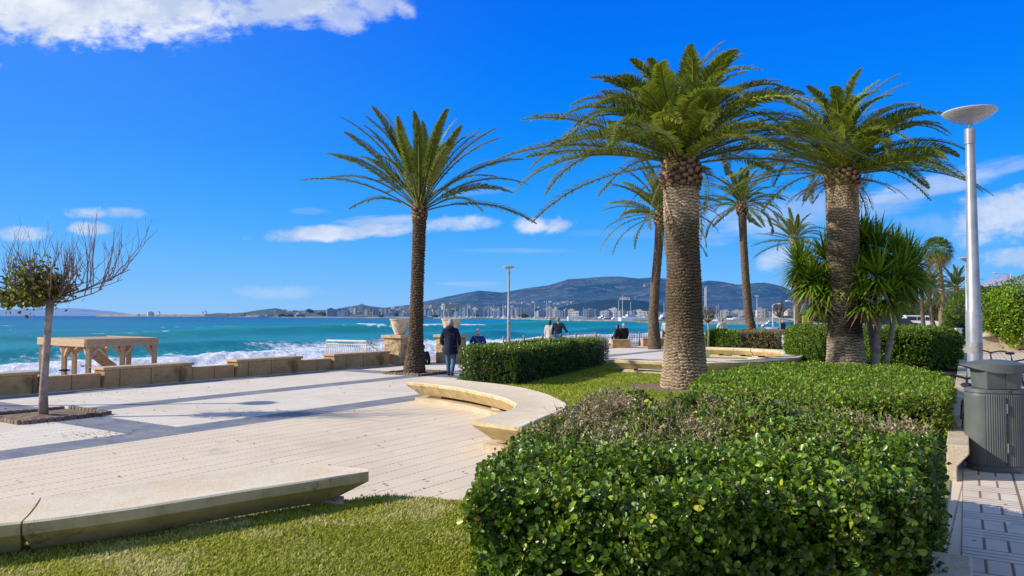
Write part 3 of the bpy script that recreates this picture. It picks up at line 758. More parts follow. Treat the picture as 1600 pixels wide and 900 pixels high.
# --- big hedge in the foreground
pA = pp(7.05, .10)[:2]; pB = pp(4.72, .02)[:2]
bigpoly = [(-.20, 3.72), (.6, 3.58), (1.7, 3.66), (pp(4.55,.24)[0], 3.80), tuple(pp(5.3, .16)[:2]), tuple(pA), (3.0, 7.25), (2.1, 7.95), (1.35, 8.15), (.72, 7.55), (.32, 6.9), (.04, 6.0), (-.10, 5.0)]
def dryf(p):
    n_ = fbm(np.stack([p[:, 0] * 1.5, p[:, 1] * 1.1, p[:, 0] * 0], 1), 3)
    d = sstep(4.7, 5.8, p[:, 1]) * sstep(8.6, 7.8, p[:, 1] + .25 * p[:, 0]) * sstep(.84, .95, p[:, 2])
    return np.clip(d * (sstep(-.38, .20, n_)) * .90 * sstep(-.25, .2, p[:, 0]) + .045, 0, 1)
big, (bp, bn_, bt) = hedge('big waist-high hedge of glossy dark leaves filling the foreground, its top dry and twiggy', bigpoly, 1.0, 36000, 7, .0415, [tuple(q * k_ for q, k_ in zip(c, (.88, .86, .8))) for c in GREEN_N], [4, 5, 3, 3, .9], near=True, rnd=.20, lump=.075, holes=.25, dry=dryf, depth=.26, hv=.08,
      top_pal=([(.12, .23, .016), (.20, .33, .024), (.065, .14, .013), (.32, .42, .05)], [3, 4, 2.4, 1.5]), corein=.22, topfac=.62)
m = bt & (bp[:, 1] + big.location.y > 5.2)
twigs(big, bp[m], bn_[m], 2400, .12, .0022, plain('dry_twig', (.52, .38, .25), (.32, .21, .13), 20, .8), up=.15)

# --- low hedge behind it
pal_low = [(.12, .23, .014), (.20, .33, .02), (.29, .42, .035), (.06, .12, .012)]
lowpoly = [(2.55, 10.1), tuple(pp(10.9, .12)[:2]), tuple(pp(15.3, .15)[:2]), (8.35, 15.6), (7.2, 16.5), (6.2, 16.9), (4.6, 15.2), (3.3, 13.1), (2.75, 11.6)]
hedge('low wide hedge with a flat bright green top behind the big foreground hedge', lowpoly, .78, 34000, 5, .055, pal_low, [3, 5, 3, 2], rnd=.15, lump=.05, mat=M['leaf_soft'],
      dry=lambda p: .05 + .25 * sstep(11.2, 10.1, p[:, 1]), depth=.12)
# --- seaward hedge D, with a brown end
pal_d = [(.035, .09, .012), (.065, .14, .016), (.13, .22, .022), (.018, .045, .010)]
def brownD(p):
    s_ = (p[:, 0] * .45 + p[:, 1] * .89); return sstep(24.6, 26.2, s_ + .5 * fbm(p * 1.5, 2)) * .85
Dp = [(-1.45, 20.7), (-1.15, 20.0), (.12, 19.45), (1.6, 22.9), (3.2, 26.9), (3.75, 28.9), (3.2, 29.6), (1.7, 28.0), (.2, 24.9)]
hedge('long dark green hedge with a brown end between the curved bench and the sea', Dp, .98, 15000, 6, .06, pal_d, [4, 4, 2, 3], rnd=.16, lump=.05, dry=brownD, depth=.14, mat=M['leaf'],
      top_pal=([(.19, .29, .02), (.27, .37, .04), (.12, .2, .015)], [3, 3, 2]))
# --- hedges round the yucca (E)
pal_e = [(.07, .16, .012), (.13, .25, .018), (.22, .35, .03), (.03, .08, .010)]
E1 = [gp(1228, 571)[:2], gp(1300, 579)[:2] , (13.0, 26.6), (13.0, 30.6), (11.2, 30.5), (10.75, 28.5)]
hedge('rounded green hedge left of the rear thick palm, right of the far curved bench', E1, 1.42, 10000, 6, .075, pal_e, [3, 4, 3, 2], rnd=.40, lump=.06, dry=lambda p: .03 + 0 * p[:, 0], mat=M['leaf_soft'])
E2 = [(11.9, 24.6), (13.6, 24.0), (14.9, 24.6), (15.55, 26.6), (16.3, 28.6), (15.6, 30.2), (12.6, 30.0), (11.8, 27)]
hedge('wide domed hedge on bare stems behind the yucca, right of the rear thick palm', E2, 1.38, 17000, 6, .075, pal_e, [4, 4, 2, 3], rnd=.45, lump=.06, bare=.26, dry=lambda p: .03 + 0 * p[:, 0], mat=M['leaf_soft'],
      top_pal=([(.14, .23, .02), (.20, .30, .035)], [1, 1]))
# --- far hedge C: green left, brown right
def brownC(p): return sstep(12.0, 12.5, p[:, 0] + .2 * fbm(p * 2, 2)) * .93
Cp = [(10.95, 41.4), (12.3, 40.4), (14.4, 40.0), (15.0, 41.4), (14.6, 42.8), (12.6, 43.4), (11.2, 42.8)]
hedge('far low hedge, green at its left end and brown along the rest', Cp, 1.0, 6000, 6, .085, pal_e, [3, 4, 3, 1], rnd=.2, lump=.06, dry=brownC, mat=M['leaf_soft'])

# ================================================================== PALMS
def frond_mesh(L, a0, droop, nl, ll, width=.02, petiole=.12, vee=.55, col=((.055, .105, .016), (.11, .17, .025)), twist=0.0, dead=False, wind=0.0, back=.6, light=.25):
    """one pinnate leaf in the local x-z plane, growing toward +x"""
    m = 16; t = np.linspace(0, 1, m); ang = a0 - droop * t ** 1.5
    ds = L / (m - 1); px = np.concatenate([[0], np.cumsum(np.cos(ang[:-1]) * ds)]); pz = np.concatenate([[0], np.cumsum(np.sin(ang[:-1]) * ds)])
    side = twist * L * .22 * t ** 2
    pts = np.stack([px, side, pz], 1)
    V = []; Fc = []; C = []; n0 = 0
    # rachis (flat triangular tube)
    T = nrm(np.gradient(pts, axis=0)); S = nrm(np.cross(T, [0, 0, 1.]) + 1e-6); Nn = np.cross(S, T)
    wr = (.035 * (1 - t) ** .7 + .006) * (L / 4.0) ** .5
    for k in range(3):
        a = 2 * math.pi * k / 3 + math.pi / 2
        V.append(pts + S * (np.cos(a) * wr)[:, None] + Nn * (np.sin(a) * wr * .7)[:, None])
    Vr = np.stack(V, 1).reshape(-1, 3); Fr = []
    for i in range(m - 1):
        for k in range(3): Fr.append((i * 3 + k, i * 3 + (k + 1) % 3, (i + 1) * 3 + (k + 1) % 3, (i + 1) * 3 + k))
    rc = np.array([.24, .25, .07]) if not dead else np.array([.30, .18, .09])
    Cr = np.tile(rc, (len(Vr), 1)); n0 = len(Vr)
    # leaflets
    tt = np.linspace(petiole, .995, nl); tt = np.repeat(tt, 2) + rng.uniform(-.004, .004, nl * 2); tt = np.clip(tt, 0, 1); sd = np.tile([1., -1.], nl)
    b = np.stack([np.interp(tt, t, pts[:, k]) for k in range(3)], 1); Tn = nrm(np.stack([np.interp(tt, t, T[:, k]) for k in range(3)], 1))
    Sn = nrm(np.cross(Tn, [0, 0, 1.]) + 1e-6); Un = np.cross(Sn, Tn)
    tl = (tt - petiole) / (1 - petiole)
    ln = ll * (np.sin(np.clip(tl * .93 + .07, 0, 1) * math.pi) ** .45) * (1 - .35 * tl) * rng.uniform(.82, 1.12, len(tt))
    fw = back + .35 * tl + rng.normal(0, .08, len(tt)); up_ = vee + rng.normal(0, .16, len(tt)) - .25 * tl
    d = nrm(Sn * sd[:, None] + Tn * fw[:, None] + Un * up_[:, None] + np.array([wind, 0, 0]))
    e = b + d * ln[:, None]; mid = b + d * (ln * .5)[:, None]; sag = rng.uniform(.02, .20, len(tt)) * ln
    mid[:, 2] += sag * .15; e[:, 2] -= sag * 1.3
    wv = nrm(np.cross(d, Un + Sn * sd[:, None] * .4)) * (width * rng.uniform(.7, 1.2, len(tt)))[:, None]
    Vl = np.stack([b - wv * .5, b + wv * .5, mid + wv, mid - wv, e], 1); nn_ = len(tt); i = (np.arange(nn_) * 5)[:, None] + n0
    q = i + np.array([[0, 1, 2, 3]]); tr = i + np.array([[3, 2, 4]])
    A, B = np.array(col[0]), np.array(col[1]); f = np.clip(rng.normal(.45, .3, nn_) + rng.normal(0, .15), 0, 1)[:, None]; c = A * (1 - f) + B * f
    tipc = np.clip((tl - .8) * 2, 0, .35)[:, None]; c = c * (1 - tipc) + np.array([.30, .24, .11]) * tipc
    Cl = np.repeat(c, 5, 0) * np.tile(np.array([.8, .8, 1, 1, 1.15]), nn_)[:, None]
    return np.concatenate([Vr, Vl.reshape(-1, 3)]), [np.concatenate([np.array(Fr), q]), tr], np.concatenate([Cr, Cl])

def trunk_mesh(path, rads, ring, nar, amp, zones, nth=150, dz=.022, rough=.012, seed=0, crackle=None):
    """palm stem: staggered leaf scars really displaced. path/rads: control points by height"""
    path = np.asarray(path, float); zc = path[:, 2]; z = np.arange(zc[0], zc[-1], dz); m = len(z)
    from_z = lambda k: np.interp(z, zc, path[:, k])
    sm = lambda a: np.convolve(np.pad(a, 12, 'edge'), np.ones(25) / 25, 'valid')
    cx, cy = sm(from_z(0)), sm(from_z(1)); r = sm(np.interp(z, zc, rads))
    th = np.linspace(0, 2 * math.pi, nth, endpoint=False); TH, Z = np.meshgrid(th, z)
    X3 = np.stack([np.cos(TH).ravel() * 1.0, np.sin(TH).ravel() * 1.0, Z.ravel()], 1)
    wob = (.35 * fbm(X3 * 3 + seed, 2) + .25 * fbm(X3 * 9 + seed, 2)).reshape(TH.shape)
    cpre = np.floor(TH / (2 * math.pi) * nar); row = Z / ring + 1.5 * wob + .30 * vnoise(np.stack([cpre.ravel() * 9.3 + .5 + seed, Z.ravel() * .8, Z.ravel() * 0], 1)).reshape(TH.shape); ri = np.floor(row); fr_ = row - ri
    col = TH / (2 * math.pi) * nar + .5 * (ri % 2) + .4 * vnoise(np.stack([ri.ravel() * 3.7, TH.ravel() * 0, X3[:, 0] * 0], 1)).reshape(TH.shape); cf = np.abs(col - np.floor(col) - .5) * 2
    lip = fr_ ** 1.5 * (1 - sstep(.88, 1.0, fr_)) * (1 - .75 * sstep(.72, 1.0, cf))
    n3 = fbm(X3 * np.array([5, 5, 22]) + seed, 4).reshape(TH.shape)
    av = np.interp(Z.ravel(), zc, amp if hasattr(amp, '__len__') else [amp] * len(zc)).reshape(Z.shape)
    rr = r[:, None] + av * (lip - .4) + rough * n3
    V = np.stack([(cx[:, None] + rr * np.cos(TH)).ravel(), (cy[:, None] + rr * np.sin(TH)).ravel(), Z.ravel()], 1)
    i = (np.arange(m - 1)[:, None] * nth + np.arange(nth)[None]); j = (np.arange(m - 1)[:, None] * nth + (np.arange(nth)[None] + 1) % nth)
    Fq = np.stack([i.ravel(), j.ravel(), (j + nth).ravel(), (i + nth).ravel()], 1)
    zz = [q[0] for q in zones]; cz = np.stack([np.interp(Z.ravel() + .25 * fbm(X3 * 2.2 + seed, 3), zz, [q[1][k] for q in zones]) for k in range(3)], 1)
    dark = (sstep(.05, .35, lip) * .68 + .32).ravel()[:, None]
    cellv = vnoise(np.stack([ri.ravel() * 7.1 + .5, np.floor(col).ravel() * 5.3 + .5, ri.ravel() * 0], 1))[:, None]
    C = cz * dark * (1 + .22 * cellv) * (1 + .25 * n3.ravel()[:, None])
    return V, Fq, np.clip(C, 0, 1)

def stubs(c, z0, z1, prof, n, size, seed=1, up=.9):
    """cut leaf bases round the top of a stem"""
    V = []; Fc = []; C = []; k = 0; ga = 2.39996
    for i in range(n):
        f = (i + .5) / n; z = z0 + (z1 - z0) * f; r = np.interp(f, *prof); a = i * ga + rng.normal(0, .06)
        o = np.array([math.cos(a), math.sin(a), 0]); s = np.array([-math.sin(a), math.cos(a), 0]); u_ = nrm(o * (1.05 - .4 * f) + np.array([0, 0, up + .9 * f]))
        L = size * rng.uniform(.8, 1.25); w0 = size * .60; w1 = size * .40; th = size * .16; n_ = nrm(np.cross(s, u_))
        b = np.array([c[0], c[1], z]) + o * (r - .07)
        v = [b - s * w0 - n_ * th, b + s * w0 - n_ * th, b + s * w0 + n_ * th, b - s * w0 + n_ * th]
        e = b + u_ * L; v += [e - s * w1 - n_ * th * .5, e + s * w1 - n_ * th * .5, e + s * w1 * .8 + n_ * th * .6 - u_ * .05, e - s * w1 * .8 + n_ * th * .6 - u_ * .05]
        V += v; Fc += [(k, k + 1, k + 5, k + 4), (k + 1, k + 2, k + 6, k + 5), (k + 2, k + 3, k + 7, k + 6), (k + 3, k, k + 4, k + 7), (k + 4, k + 5, k + 6, k + 7)]
        t = rng.uniform(.7, 1.3); cb = np.array([.15, .08, .045]) * t; ct = np.array([.46, .29, .17]) * t
        C += [cb * .5] * 4 + [cb, cb, ct, ct]; k += 8
    return np.array(V), np.array(Fc), np.clip(np.array(C), 0, 1)

def palm(label, base, path, rads, crown, nf, L, el, droop, trunk_kw, frond_kw, group=None, stub=None, dead=0, azb=None, simple=False, lean=(0, 0), seedn=0, name='palm_tree', windx=0.0, sizev=.12, elp=1.0, lsh=.26, dbump=0.0):
    root = empty(name, (base[0], base[1], 0), 0, label, 'palm tree', group)
    V, Fq, C = trunk_mesh(path, rads, **trunk_kw)
    link('trunk', np_mesh('trunk', V, [Fq], C, smooth=True), M['bark'], root)
    if stub:
        V, Fq, C = stubs(**stub); link('leaf_bases', np_mesh('leaf_bases', V, [Fq], C), M['bark'], root)
    ga = 2.39996; parts = []
    for i in range(nf):
        f = (i + .5) / nf; a = i * ga + rng.normal(0, .12); e = el[0] + (el[1] - el[0]) * f ** elp + rng.normal(0, .06)
        Lf = L * (1 - lsh * f) * rng.uniform(1 - sizev, 1 + sizev * .6); dr = droop[0] + (droop[1] - droop[0]) * f + dbump * math.sin(math.pi * f) ** 1.3; dr *= rng.uniform(.8, 1.22)
        if windx: dr = dr * (1 + windx * math.cos(a)); e += .18 * windx * -math.cos(a); Lf *= 1 - .1 * windx * math.cos(a)
        V, Fs, C = frond_mesh(Lf, e, dr, twist=rng.normal(0, .5), **frond_kw)
        th = rng.normal(0, .35)   # roll about its own axis
        ax = np.array([math.cos(e - dr * .3), 0, math.sin(e - dr * .3)])
        V = V @ np.array(Matrix.Rotation(th, 3, Vector(ax))).T
        V = V @ np.array(Matrix.Rotation(a, 3, 'Z')).T
        r0 = .16 * (1 - .6 * f) * (L / 4)
        V = V + np.array([crown[0] + r0 * math.cos(a), crown[1] + r0 * math.sin(a), crown[2] - .12 + .45 * f * (L / 4)])
        parts.append((V, Fs, C))
    for i in range(dead):
        a = rng.uniform(0, 2 * math.pi); V, Fs, C = frond_mesh(L * rng.uniform(.2, .45), rng.uniform(-1.2, .1), .8, 20, .22, dead=True, col=((.30, .18, .09), (.42, .28, .15)))
        V = V @ np.array(Matrix.Rotation(a, 3, 'Z')).T + np.array([crown[0] + .3 * math.cos(a), crown[1] + .3 * math.sin(a), crown[2] - .25]); parts.append((V, Fs, C))
    if simple:
        o_ = 0; VV = []; QQ = []; TT = []; CC = []
        for V, Fs, C in parts: VV.append(V); QQ.append(Fs[0] + o_); TT.append(Fs[1] + o_); CC.append(C); o_ += len(V)
        link('crown', np_mesh('crown', np.concatenate(VV), [np.concatenate(QQ), np.concatenate(TT)], np.concatenate(CC)), M['frond'], root)
    else:
        for V, Fs, C in parts: link('frond', np_mesh('frond', V, Fs, C), M['frond'], root)
    return root

def zpix(v, Y): return H - (v - HV) * Y / F
TAN = (.52, .37, .22); GREYB = (.25, .18, .11); PALE = (.60, .45, .30); DKB = (.16, .125, .09)
# thick palm 1 (Canary Island date palm), base (1070,605)
b = PALM1; zt = 5.55
palm('thick-trunked palm nearest the camera, its broad crown arching over the lawn', b,
     [(0, 0, -.05), (-.02, 0, .5), (-.02, 0, 1.5), (-.02, 0, 3.0), (-.05, 0, 3.9), (-.07, 0, 4.2), (-.07, 0, 5.2), (-.07, 0, 5.75)], [.64, .555, .475, .425, .415, .45, .45, .42],
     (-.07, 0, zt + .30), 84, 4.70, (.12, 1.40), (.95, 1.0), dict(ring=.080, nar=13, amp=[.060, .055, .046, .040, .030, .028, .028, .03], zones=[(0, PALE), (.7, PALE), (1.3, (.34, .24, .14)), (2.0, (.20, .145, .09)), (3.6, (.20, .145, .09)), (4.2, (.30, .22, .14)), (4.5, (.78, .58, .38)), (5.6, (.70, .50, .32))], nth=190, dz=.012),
     dict(nl=112, ll=.50, width=.021, petiole=.08, vee=.6, back=.75, col=((.10, .155, .012), (.37, .41, .035))), stub=dict(c=(-.07, 0), z0=5.0, z1=5.95, prof=([0, .3, .7, 1], [.46, .53, .50, .30]), n=110, size=.17), dead=9, elp=.90, dbump=.72, lsh=.45)
# thick palm 2
b = PALM2
palm('thick-trunked palm beside the yucca, second of the two thick ones', b,
     [(0, 0, -.05), (0, 0, .5), (-.02, 0, 1.6), (-.03, 0, 3.0), (-.03, 0, 4.2), (-.03, 0, 5.6), (-.03, 0, 6.1)], [.62, .545, .465, .455, .45, .46, .43],
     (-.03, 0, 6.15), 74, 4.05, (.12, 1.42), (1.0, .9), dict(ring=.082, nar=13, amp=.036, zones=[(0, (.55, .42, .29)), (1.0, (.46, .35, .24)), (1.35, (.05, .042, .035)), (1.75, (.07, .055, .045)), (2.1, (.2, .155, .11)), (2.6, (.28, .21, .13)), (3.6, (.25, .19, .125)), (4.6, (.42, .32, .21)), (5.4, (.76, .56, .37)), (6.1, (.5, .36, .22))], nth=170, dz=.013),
     dict(nl=100, ll=.46, width=.021, petiole=.08, vee=.6, back=.75, col=((.10, .155, .012), (.36, .40, .035))), stub=dict(c=(-.03, 0), z0=5.6, z1=6.35, prof=([0, .3, .7, 1], [.46, .52, .48, .28]), n=90, size=.16), dead=14, elp=.90, dbump=.70, lsh=.33)
# date palm on the promenade (648,585)
b = gp(648, 584)[:2]
palm('slender date palm with a sparse upright crown standing alone on the promenade', b,
     [(0, 0, -.05), (.0, 0, .25), (.03, 0, .8), (.06, 0, 2.2), (.10, 0, 3.6), (.14, 0, 4.9), (.14, 0, 5.25)], [.36, .33, .25, .20, .20, .21, .24],
     (.14, 0, 5.30), 46, 3.75, (.32, 1.40), (1.0, .5), dict(ring=.085, nar=9, amp=.045, zones=[(0, (.24, .17, .11)), (.8, (.17, .12, .08)), (2.5, (.20, .145, .095)), (5, (.18, .12, .08))], nth=110, dz=.016, rough=.03),
     dict(nl=86, ll=.46, width=.018, petiole=.22, vee=.4, back=1.5, col=((.09, .14, .018), (.25, .28, .04))), stub=dict(c=(.14, 0), z0=4.85, z1=5.45, prof=([0, .5, 1], [.24, .30, .20]), n=56, size=.13, up=1.2), dead=0, elp=.78, lsh=.20)
# palms further away
def farpalm(label, ub, vb, Y, uc, vc, r, L, nf, el, droop, windx=0, knee=None, col=((.09, .13, .02), (.22, .25, .045)), fk=None, tz=None, stubn=40, group=None, simple=False):
    base = np.array([(ub - 800) / F * Y, Y]); zc_ = zpix(vc, Y); dx = (uc - ub) / F * Y
    kk = knee or 0
    path = [(0, 0, -.05), (kk * .05, 0, .6), (dx * .35 + kk, 0, zc_ * .25), (dx * .62 + kk * .9, 0, zc_ * .5), (dx * .85 + kk * .4, 0, zc_ * .75), (dx, 0, zc_)]
    palm(label, base, path, [r * 1.55, r * 1.35, r * 1.05, r, r * .95, r * 1.05], (dx, 0, zc_ + .1), nf, L, el, droop,
         dict(ring=.10, nar=9, amp=.04, zones=tz or [(0, (.24, .17, .11)), (3, (.25, .18, .12)), (8, (.27, .19, .13))], nth=60, dz=.03, rough=.03),
         fk or dict(nl=56, ll=.42, width=.03, petiole=.15, vee=.4, back=1.0, col=col), stub=dict(c=(dx, 0), z0=zc_ - .6, z1=zc_ + .2, prof=([0, .5, 1], [r * 1.1, r * 1.6, r]), n=stubn, size=.20, up=.9) if stubn else None, windx=windx, group=group, simple=simple)
farpalm('leaning slim palm seen just left of the nearest thick trunk', 1022, 545, 41, 1033, 338, .25, 4.0, 48, (-.25, 1.4), (1.35, .8), .15, knee=-.18)
farpalm('slim palm with a curved foot between the two thick palms', 1175, 535, 46, 1161, 322, .24, 3.2, 42, (-.2, 1.4), (1.5, .6), .2, knee=-.05)
farpalm('windblown slim palm left of the yucca', 1248, 520, 60, 1243, 378, .24, 3.4, 34, (-.1, 1.35), (1.4, .8), .55, knee=0)

def fanpalm(label, u, vb, Y, uc, vc, r, Lr, n=46, group=None):
    base = np.array([(u - 800) / F * Y, Y]); zc_ = zpix(vc, Y); dx = (uc - u) / F * Y
    root = empty('fan_palm', (base[0], base[1], 0), 0, label, 'palm tree', group)
    V, Fq, C = trunk_mesh([(0, 0, 0), (dx * .5 + .3, 0, zc_ * .5), (dx, 0, zc_)], [r * 1.3, r, r * .9], ring=.15, nar=8, amp=.04, zones=[(0, (.42, .30, .2)), (10, (.42, .30, .2))], nth=40, dz=.06)
    link('trunk', np_mesh('trunk', V, [Fq], C, smooth=True), M['bark'], root)
    VV = []; TT = []; CC = []; k = 0
    for i in range(n):
        f = (i + .5) / n; a = i * 2.39996; e = -1.25 + 2.6 * f; d = np.array([math.cos(a) * math.cos(e), math.sin(a) * math.cos(e), math.sin(e)])
        c = np.array([dx, 0, zc_ + .1]) + d * Lr * .5; s = nrm(np.cross(d, [0, 0, 1.])); u_ = np.cross(s, d); dead = f < .28
        for j in range(15):
            b = (j - 7) / 7 * 1.5; q = d * math.cos(b) + s * math.sin(b); tip = c + q * Lr * .55 * rng.uniform(.8, 1.1) - np.array([0, 0, .34 * Lr * rng.uniform(.3, 1.4)]); wv = np.cross(q, u_) * .030 * Lr / 1.2
            VV += [c, c + q * Lr * .3 + wv, tip, c + q * Lr * .3 - wv]; TT.append((k, k + 1, k + 2, k + 3)); k += 4
            cc = np.array([.34, .24, .11]) if dead else np.array([.09, .15, .03]) * rng.uniform(.6, 1.6); CC += [cc] * 4
        VV += [np.array([dx, 0, zc_]), np.array([dx, 0, zc_ + .05]), c + .02, c]; TT.append((k, k + 1, k + 2, k + 3)); k += 4; CC += [np.array([.2, .2, .06])] * 4
    link('crown', np_mesh('crown', np.array(VV), [np.array(TT)], np.array(CC)), M['frond'], root); return root
fanpalm('tall fan palm standing above the others by the road, left of the nearest lamp post', 1471, 512, 92, 1466, 392, .32, 2.2, 56)

# ================================================================== YUCCA
def yucca():
    b = YUC; root = empty('yucca_tree', (b[0], b[1], 0), 0, 'many-headed spiky yucca on pale bare trunks behind the rear thick palm', 'yucca')
    Yc = 21.9
    def at(u, v, dy=0): q = yp(u, v, Yc + dy); return q - np.array([b[0], b[1], 0])
    trunks = [([(1362, 585), (1368, 545), (1372, 505), (1368, 470), (1362, 440)], .13, .2), ([(1370, 587), (1385, 560), (1392, 525), (1394, 490), (1400, 450)], .11, -.1), ([(1352, 585), (1340, 555), (1333, 530), (1318, 490), (1285, 455)], .12, .7), ([(1366, 586), (1364, 540), (1358, 500), (1345, 450), (1335, 420)], .11, .9),
              ([(1366, 470), (1375, 440), (1385, 410)], .07, .2), ([(1394, 490), (1412, 470), (1418, 450)], .07, -.3), ([(1310, 485), (1275, 470), (1258, 455)], .07, .5), ([(1364, 500), (1375, 480), (1378, 470)], .07, -.5)]
    for pts, r, dy in trunks:
        P_ = [at(u, v, dy * (i / len(pts))) for i, (u, v) in enumerate(pts)]; m = len(P_)
        tt = np.linspace(0, m - 1, 14); P2 = np.stack([np.interp(tt, range(m), [p[k] for p in P_]) for k in range(3)], 1)
        P2[:, 0] += .02 * np.sin(tt * 3)
        MB().tube(P2, np.linspace(r * .95 if m == 5 else r * .7, r * .5, 14) * rng.uniform(.92, 1.08, 14), 10).build('trunk', M['treebark'], root, smooth=True)
    heads = [(1372, 388, .2, .95), (1345, 405, .8, .9), (1398, 398, .1, .85), (1408, 432, -.3, .95), (1372, 432, -.5, .9), (1340, 440, -.1, .85), (1320, 400, 1.0, .85), (1292, 408, .8, .9), (1268, 440, .5, .85), (1258, 432, 1.2, .7), (1300, 446, .3, .85), (1330, 375, 1.2, .8), (1388, 465, -.6, .7), (1416, 452, .1, .62), (1280, 470, .4, .7), (1352, 470, -.4, .7), (1428, 425, .5, .85), (1420, 405, .9, .8), (1250, 415, .9, .8), (1350, 378, .4, .85)]
    for (u, v, dy, L) in heads:
        c = at(u, v, dy); n = 190; f = (np.arange(n) + .5) / n; a = np.arange(n) * 2.39996; e = np.arcsin(np.clip(-.80 + 1.78 * f, -1, 1)) + rng.normal(0, .1, n)
        d = np.stack([np.cos(a) * np.cos(e), np.sin(a) * np.cos(e), np.sin(e)], 1); ll = L * 1.12 * rng.uniform(.75, 1.08, n)
        s = nrm(np.cross(d, [0, 0, 1.])); bw = .030
        p0 = c + d * .06 + np.array([0, 0, 1]) * (f[:, None] - .5) * .22; pm = p0 + d * (ll * .5)[:, None]; pe = p0 + d * ll[:, None] - np.array([0, 0, 1]) * (ll * np.clip(.20 - .15 * f, .02, .2))[:, None]
        pm[:, 2] -= ll * .02
        V = np.stack([p0 - s * bw, p0 + s * bw, pm + s * bw * 1.25, pm - s * bw * 1.25, pe], 1).reshape(-1, 3)
        i = (np.arange(n) * 5)[:, None]; q = i + np.array([[0, 1, 2, 3]]); tr = i + np.array([[3, 2, 4]])
        dead = f < .12; col = np.array([.15, .25, .018]) * rng.uniform(.45, 2.1, (n, 1)); col[dead] = np.array([.30, .20, .10]) * rng.uniform(.5, 1.3, (int(dead.sum()), 1))
        link('leaf_head', np_mesh('leaf_head', V, [q, tr], np.repeat(col, 5, 0)), M['frond'], root)
yucca()

# ================================================================== BUSHES AND BROADLEAF TREES
def bush(label, lobes, n, ls, pal, wts, name='bush', cat='bush', group=None, trunk=None, holes=.1, mat=None):
    c0 = np.array(lobes[0][0][:2]); root = empty(name, (c0[0], c0[1], 0), 0, label, cat, group)
    vol = np.array([r[0] * r[2] + r[1] * r[2] + r[0] * r[1] for _, r in lobes]); vol = vol / vol.sum(); Pp = []; N = []
    for (c, r), w_ in zip(lobes, vol):
        m = int(n * w_); d = rand_unit(m); rr = 1 + .30 * fbm(d * 2.1 + c[0], 3) + .14 * fbm(d * 6 + c[1], 2) - rng.exponential(.09, m)
        Pp.append(np.asarray(c) + d * np.asarray(r) * rr[:, None]); N.append(nrm(d / np.asarray(r)))
    Pp = np.concatenate(Pp); N = np.concatenate(N); k = (Pp[:, 2] > .05) & (fbm(Pp * (1.3 / max(lobes[0][1][0], .5) + .5), 3) > -.42 + holes * 0)
    Pp, N = Pp[k], N[k]; nn_ = len(Pp); d = nrm(N + rand_unit(nn_) * .9); cols = palette(nn_, pal, wts) * (1 + .35 * fbm(Pp * .9, 3))[:, None]
    V, Fq, C = leaves(Pp, d, nrm(N + rng.normal(0, .5, (nn_, 3))), ls * rng.uniform(.6, 1.3, nn_), cols, False)
    link('foliage', np_mesh('foliage', V - np.array([c0[0], c0[1], 0]), [Fq], C), mat or M['leaf_soft'], root)
    mb = MB()
    for c, r in lobes: mb.ball(np.asarray(c) - np.array([c0[0], c0[1], 0]), 1.0, 14, 9, np.asarray(r) * .72)
    if trunk:
        for t in trunk: mb.tube([np.array([t[0], t[1], 0]), np.array([t[0] * .6, t[1] * .6, t[2]])], [t[3], t[3] * .7], 8)
    mb.build('branches', M['core'], root, smooth=True)  # solid lobes painted near-black for the shade inside the foliage
    return root
pal_b = [(.15, .28, .010), (.23, .38, .016), (.34, .48, .03), (.06, .13, .010)]
bush('bright green spreading shrub above the garden wall at the right edge of the picture', [((27.3, 38, 1.9), (3.3, 2.2, 1.9)), ((31, 38.5, 1.8), (3.6, 2.4, 2.1)), ((25.6, 37.6, 1.5), (1.6, 1.6, 1.2)), ((29, 37.2, 1.3), (3.0, 1.8, 1.1))], 52000, .13, pal_b, [3, 5, 3, 2])
bush('mid green shrub between the tall fan palm and the nearest lamp post', [((31.3, 49.5, 1.4), (2.2, 2.0, 2.3)), ((29.9, 49, .8), (1.3, 1.4, 1.2)), ((32.8, 50, 1.8), (1.6, 1.6, 1.9))], 16000, .15, [(.08, .15, .012), (.14, .22, .022), (.05, .10, .012)], [3, 3, 2])
bush('dark round tree behind the two bright shrubs', [((44, 70, 2.3), (2.8, 2.4, 2.2))], 8000, .2, [(.03, .075, .012), (.05, .11, .02)], [1, 1], name='tree', cat='tree', trunk=[(0, 0, 2, .2)])
farpalm('low feathery palm right of the tall fan palm trunk', 1492, 520, 80, 1494, 452, .22, 3.4, 46, (-.45, 1.4), (1.2, .5), 0, simple=True, col=((.07, .11, .03), (.13, .17, .05)))
farpalm('bushy low palm just left of the tall fan palm trunk', 1458, 517, 84, 1452, 452, .22, 3.4, 46, (-.5, 1.4), (1.2, .5), .2, simple=True, col=((.10, .12, .03), (.20, .19, .06)))
farpalm('thin dark-stemmed palm at the right edge of the yucca crown', 1442, 515, 88, 1440, 445, .2, 3.1, 34, (-.2, 1.4), (1.2, .5), 0, simple=True, col=((.10, .12, .03), (.20, .19, .06)))
pal_far_t = [(.05, .09, .02), (.09, .13, .03), (.14, .16, .045)]
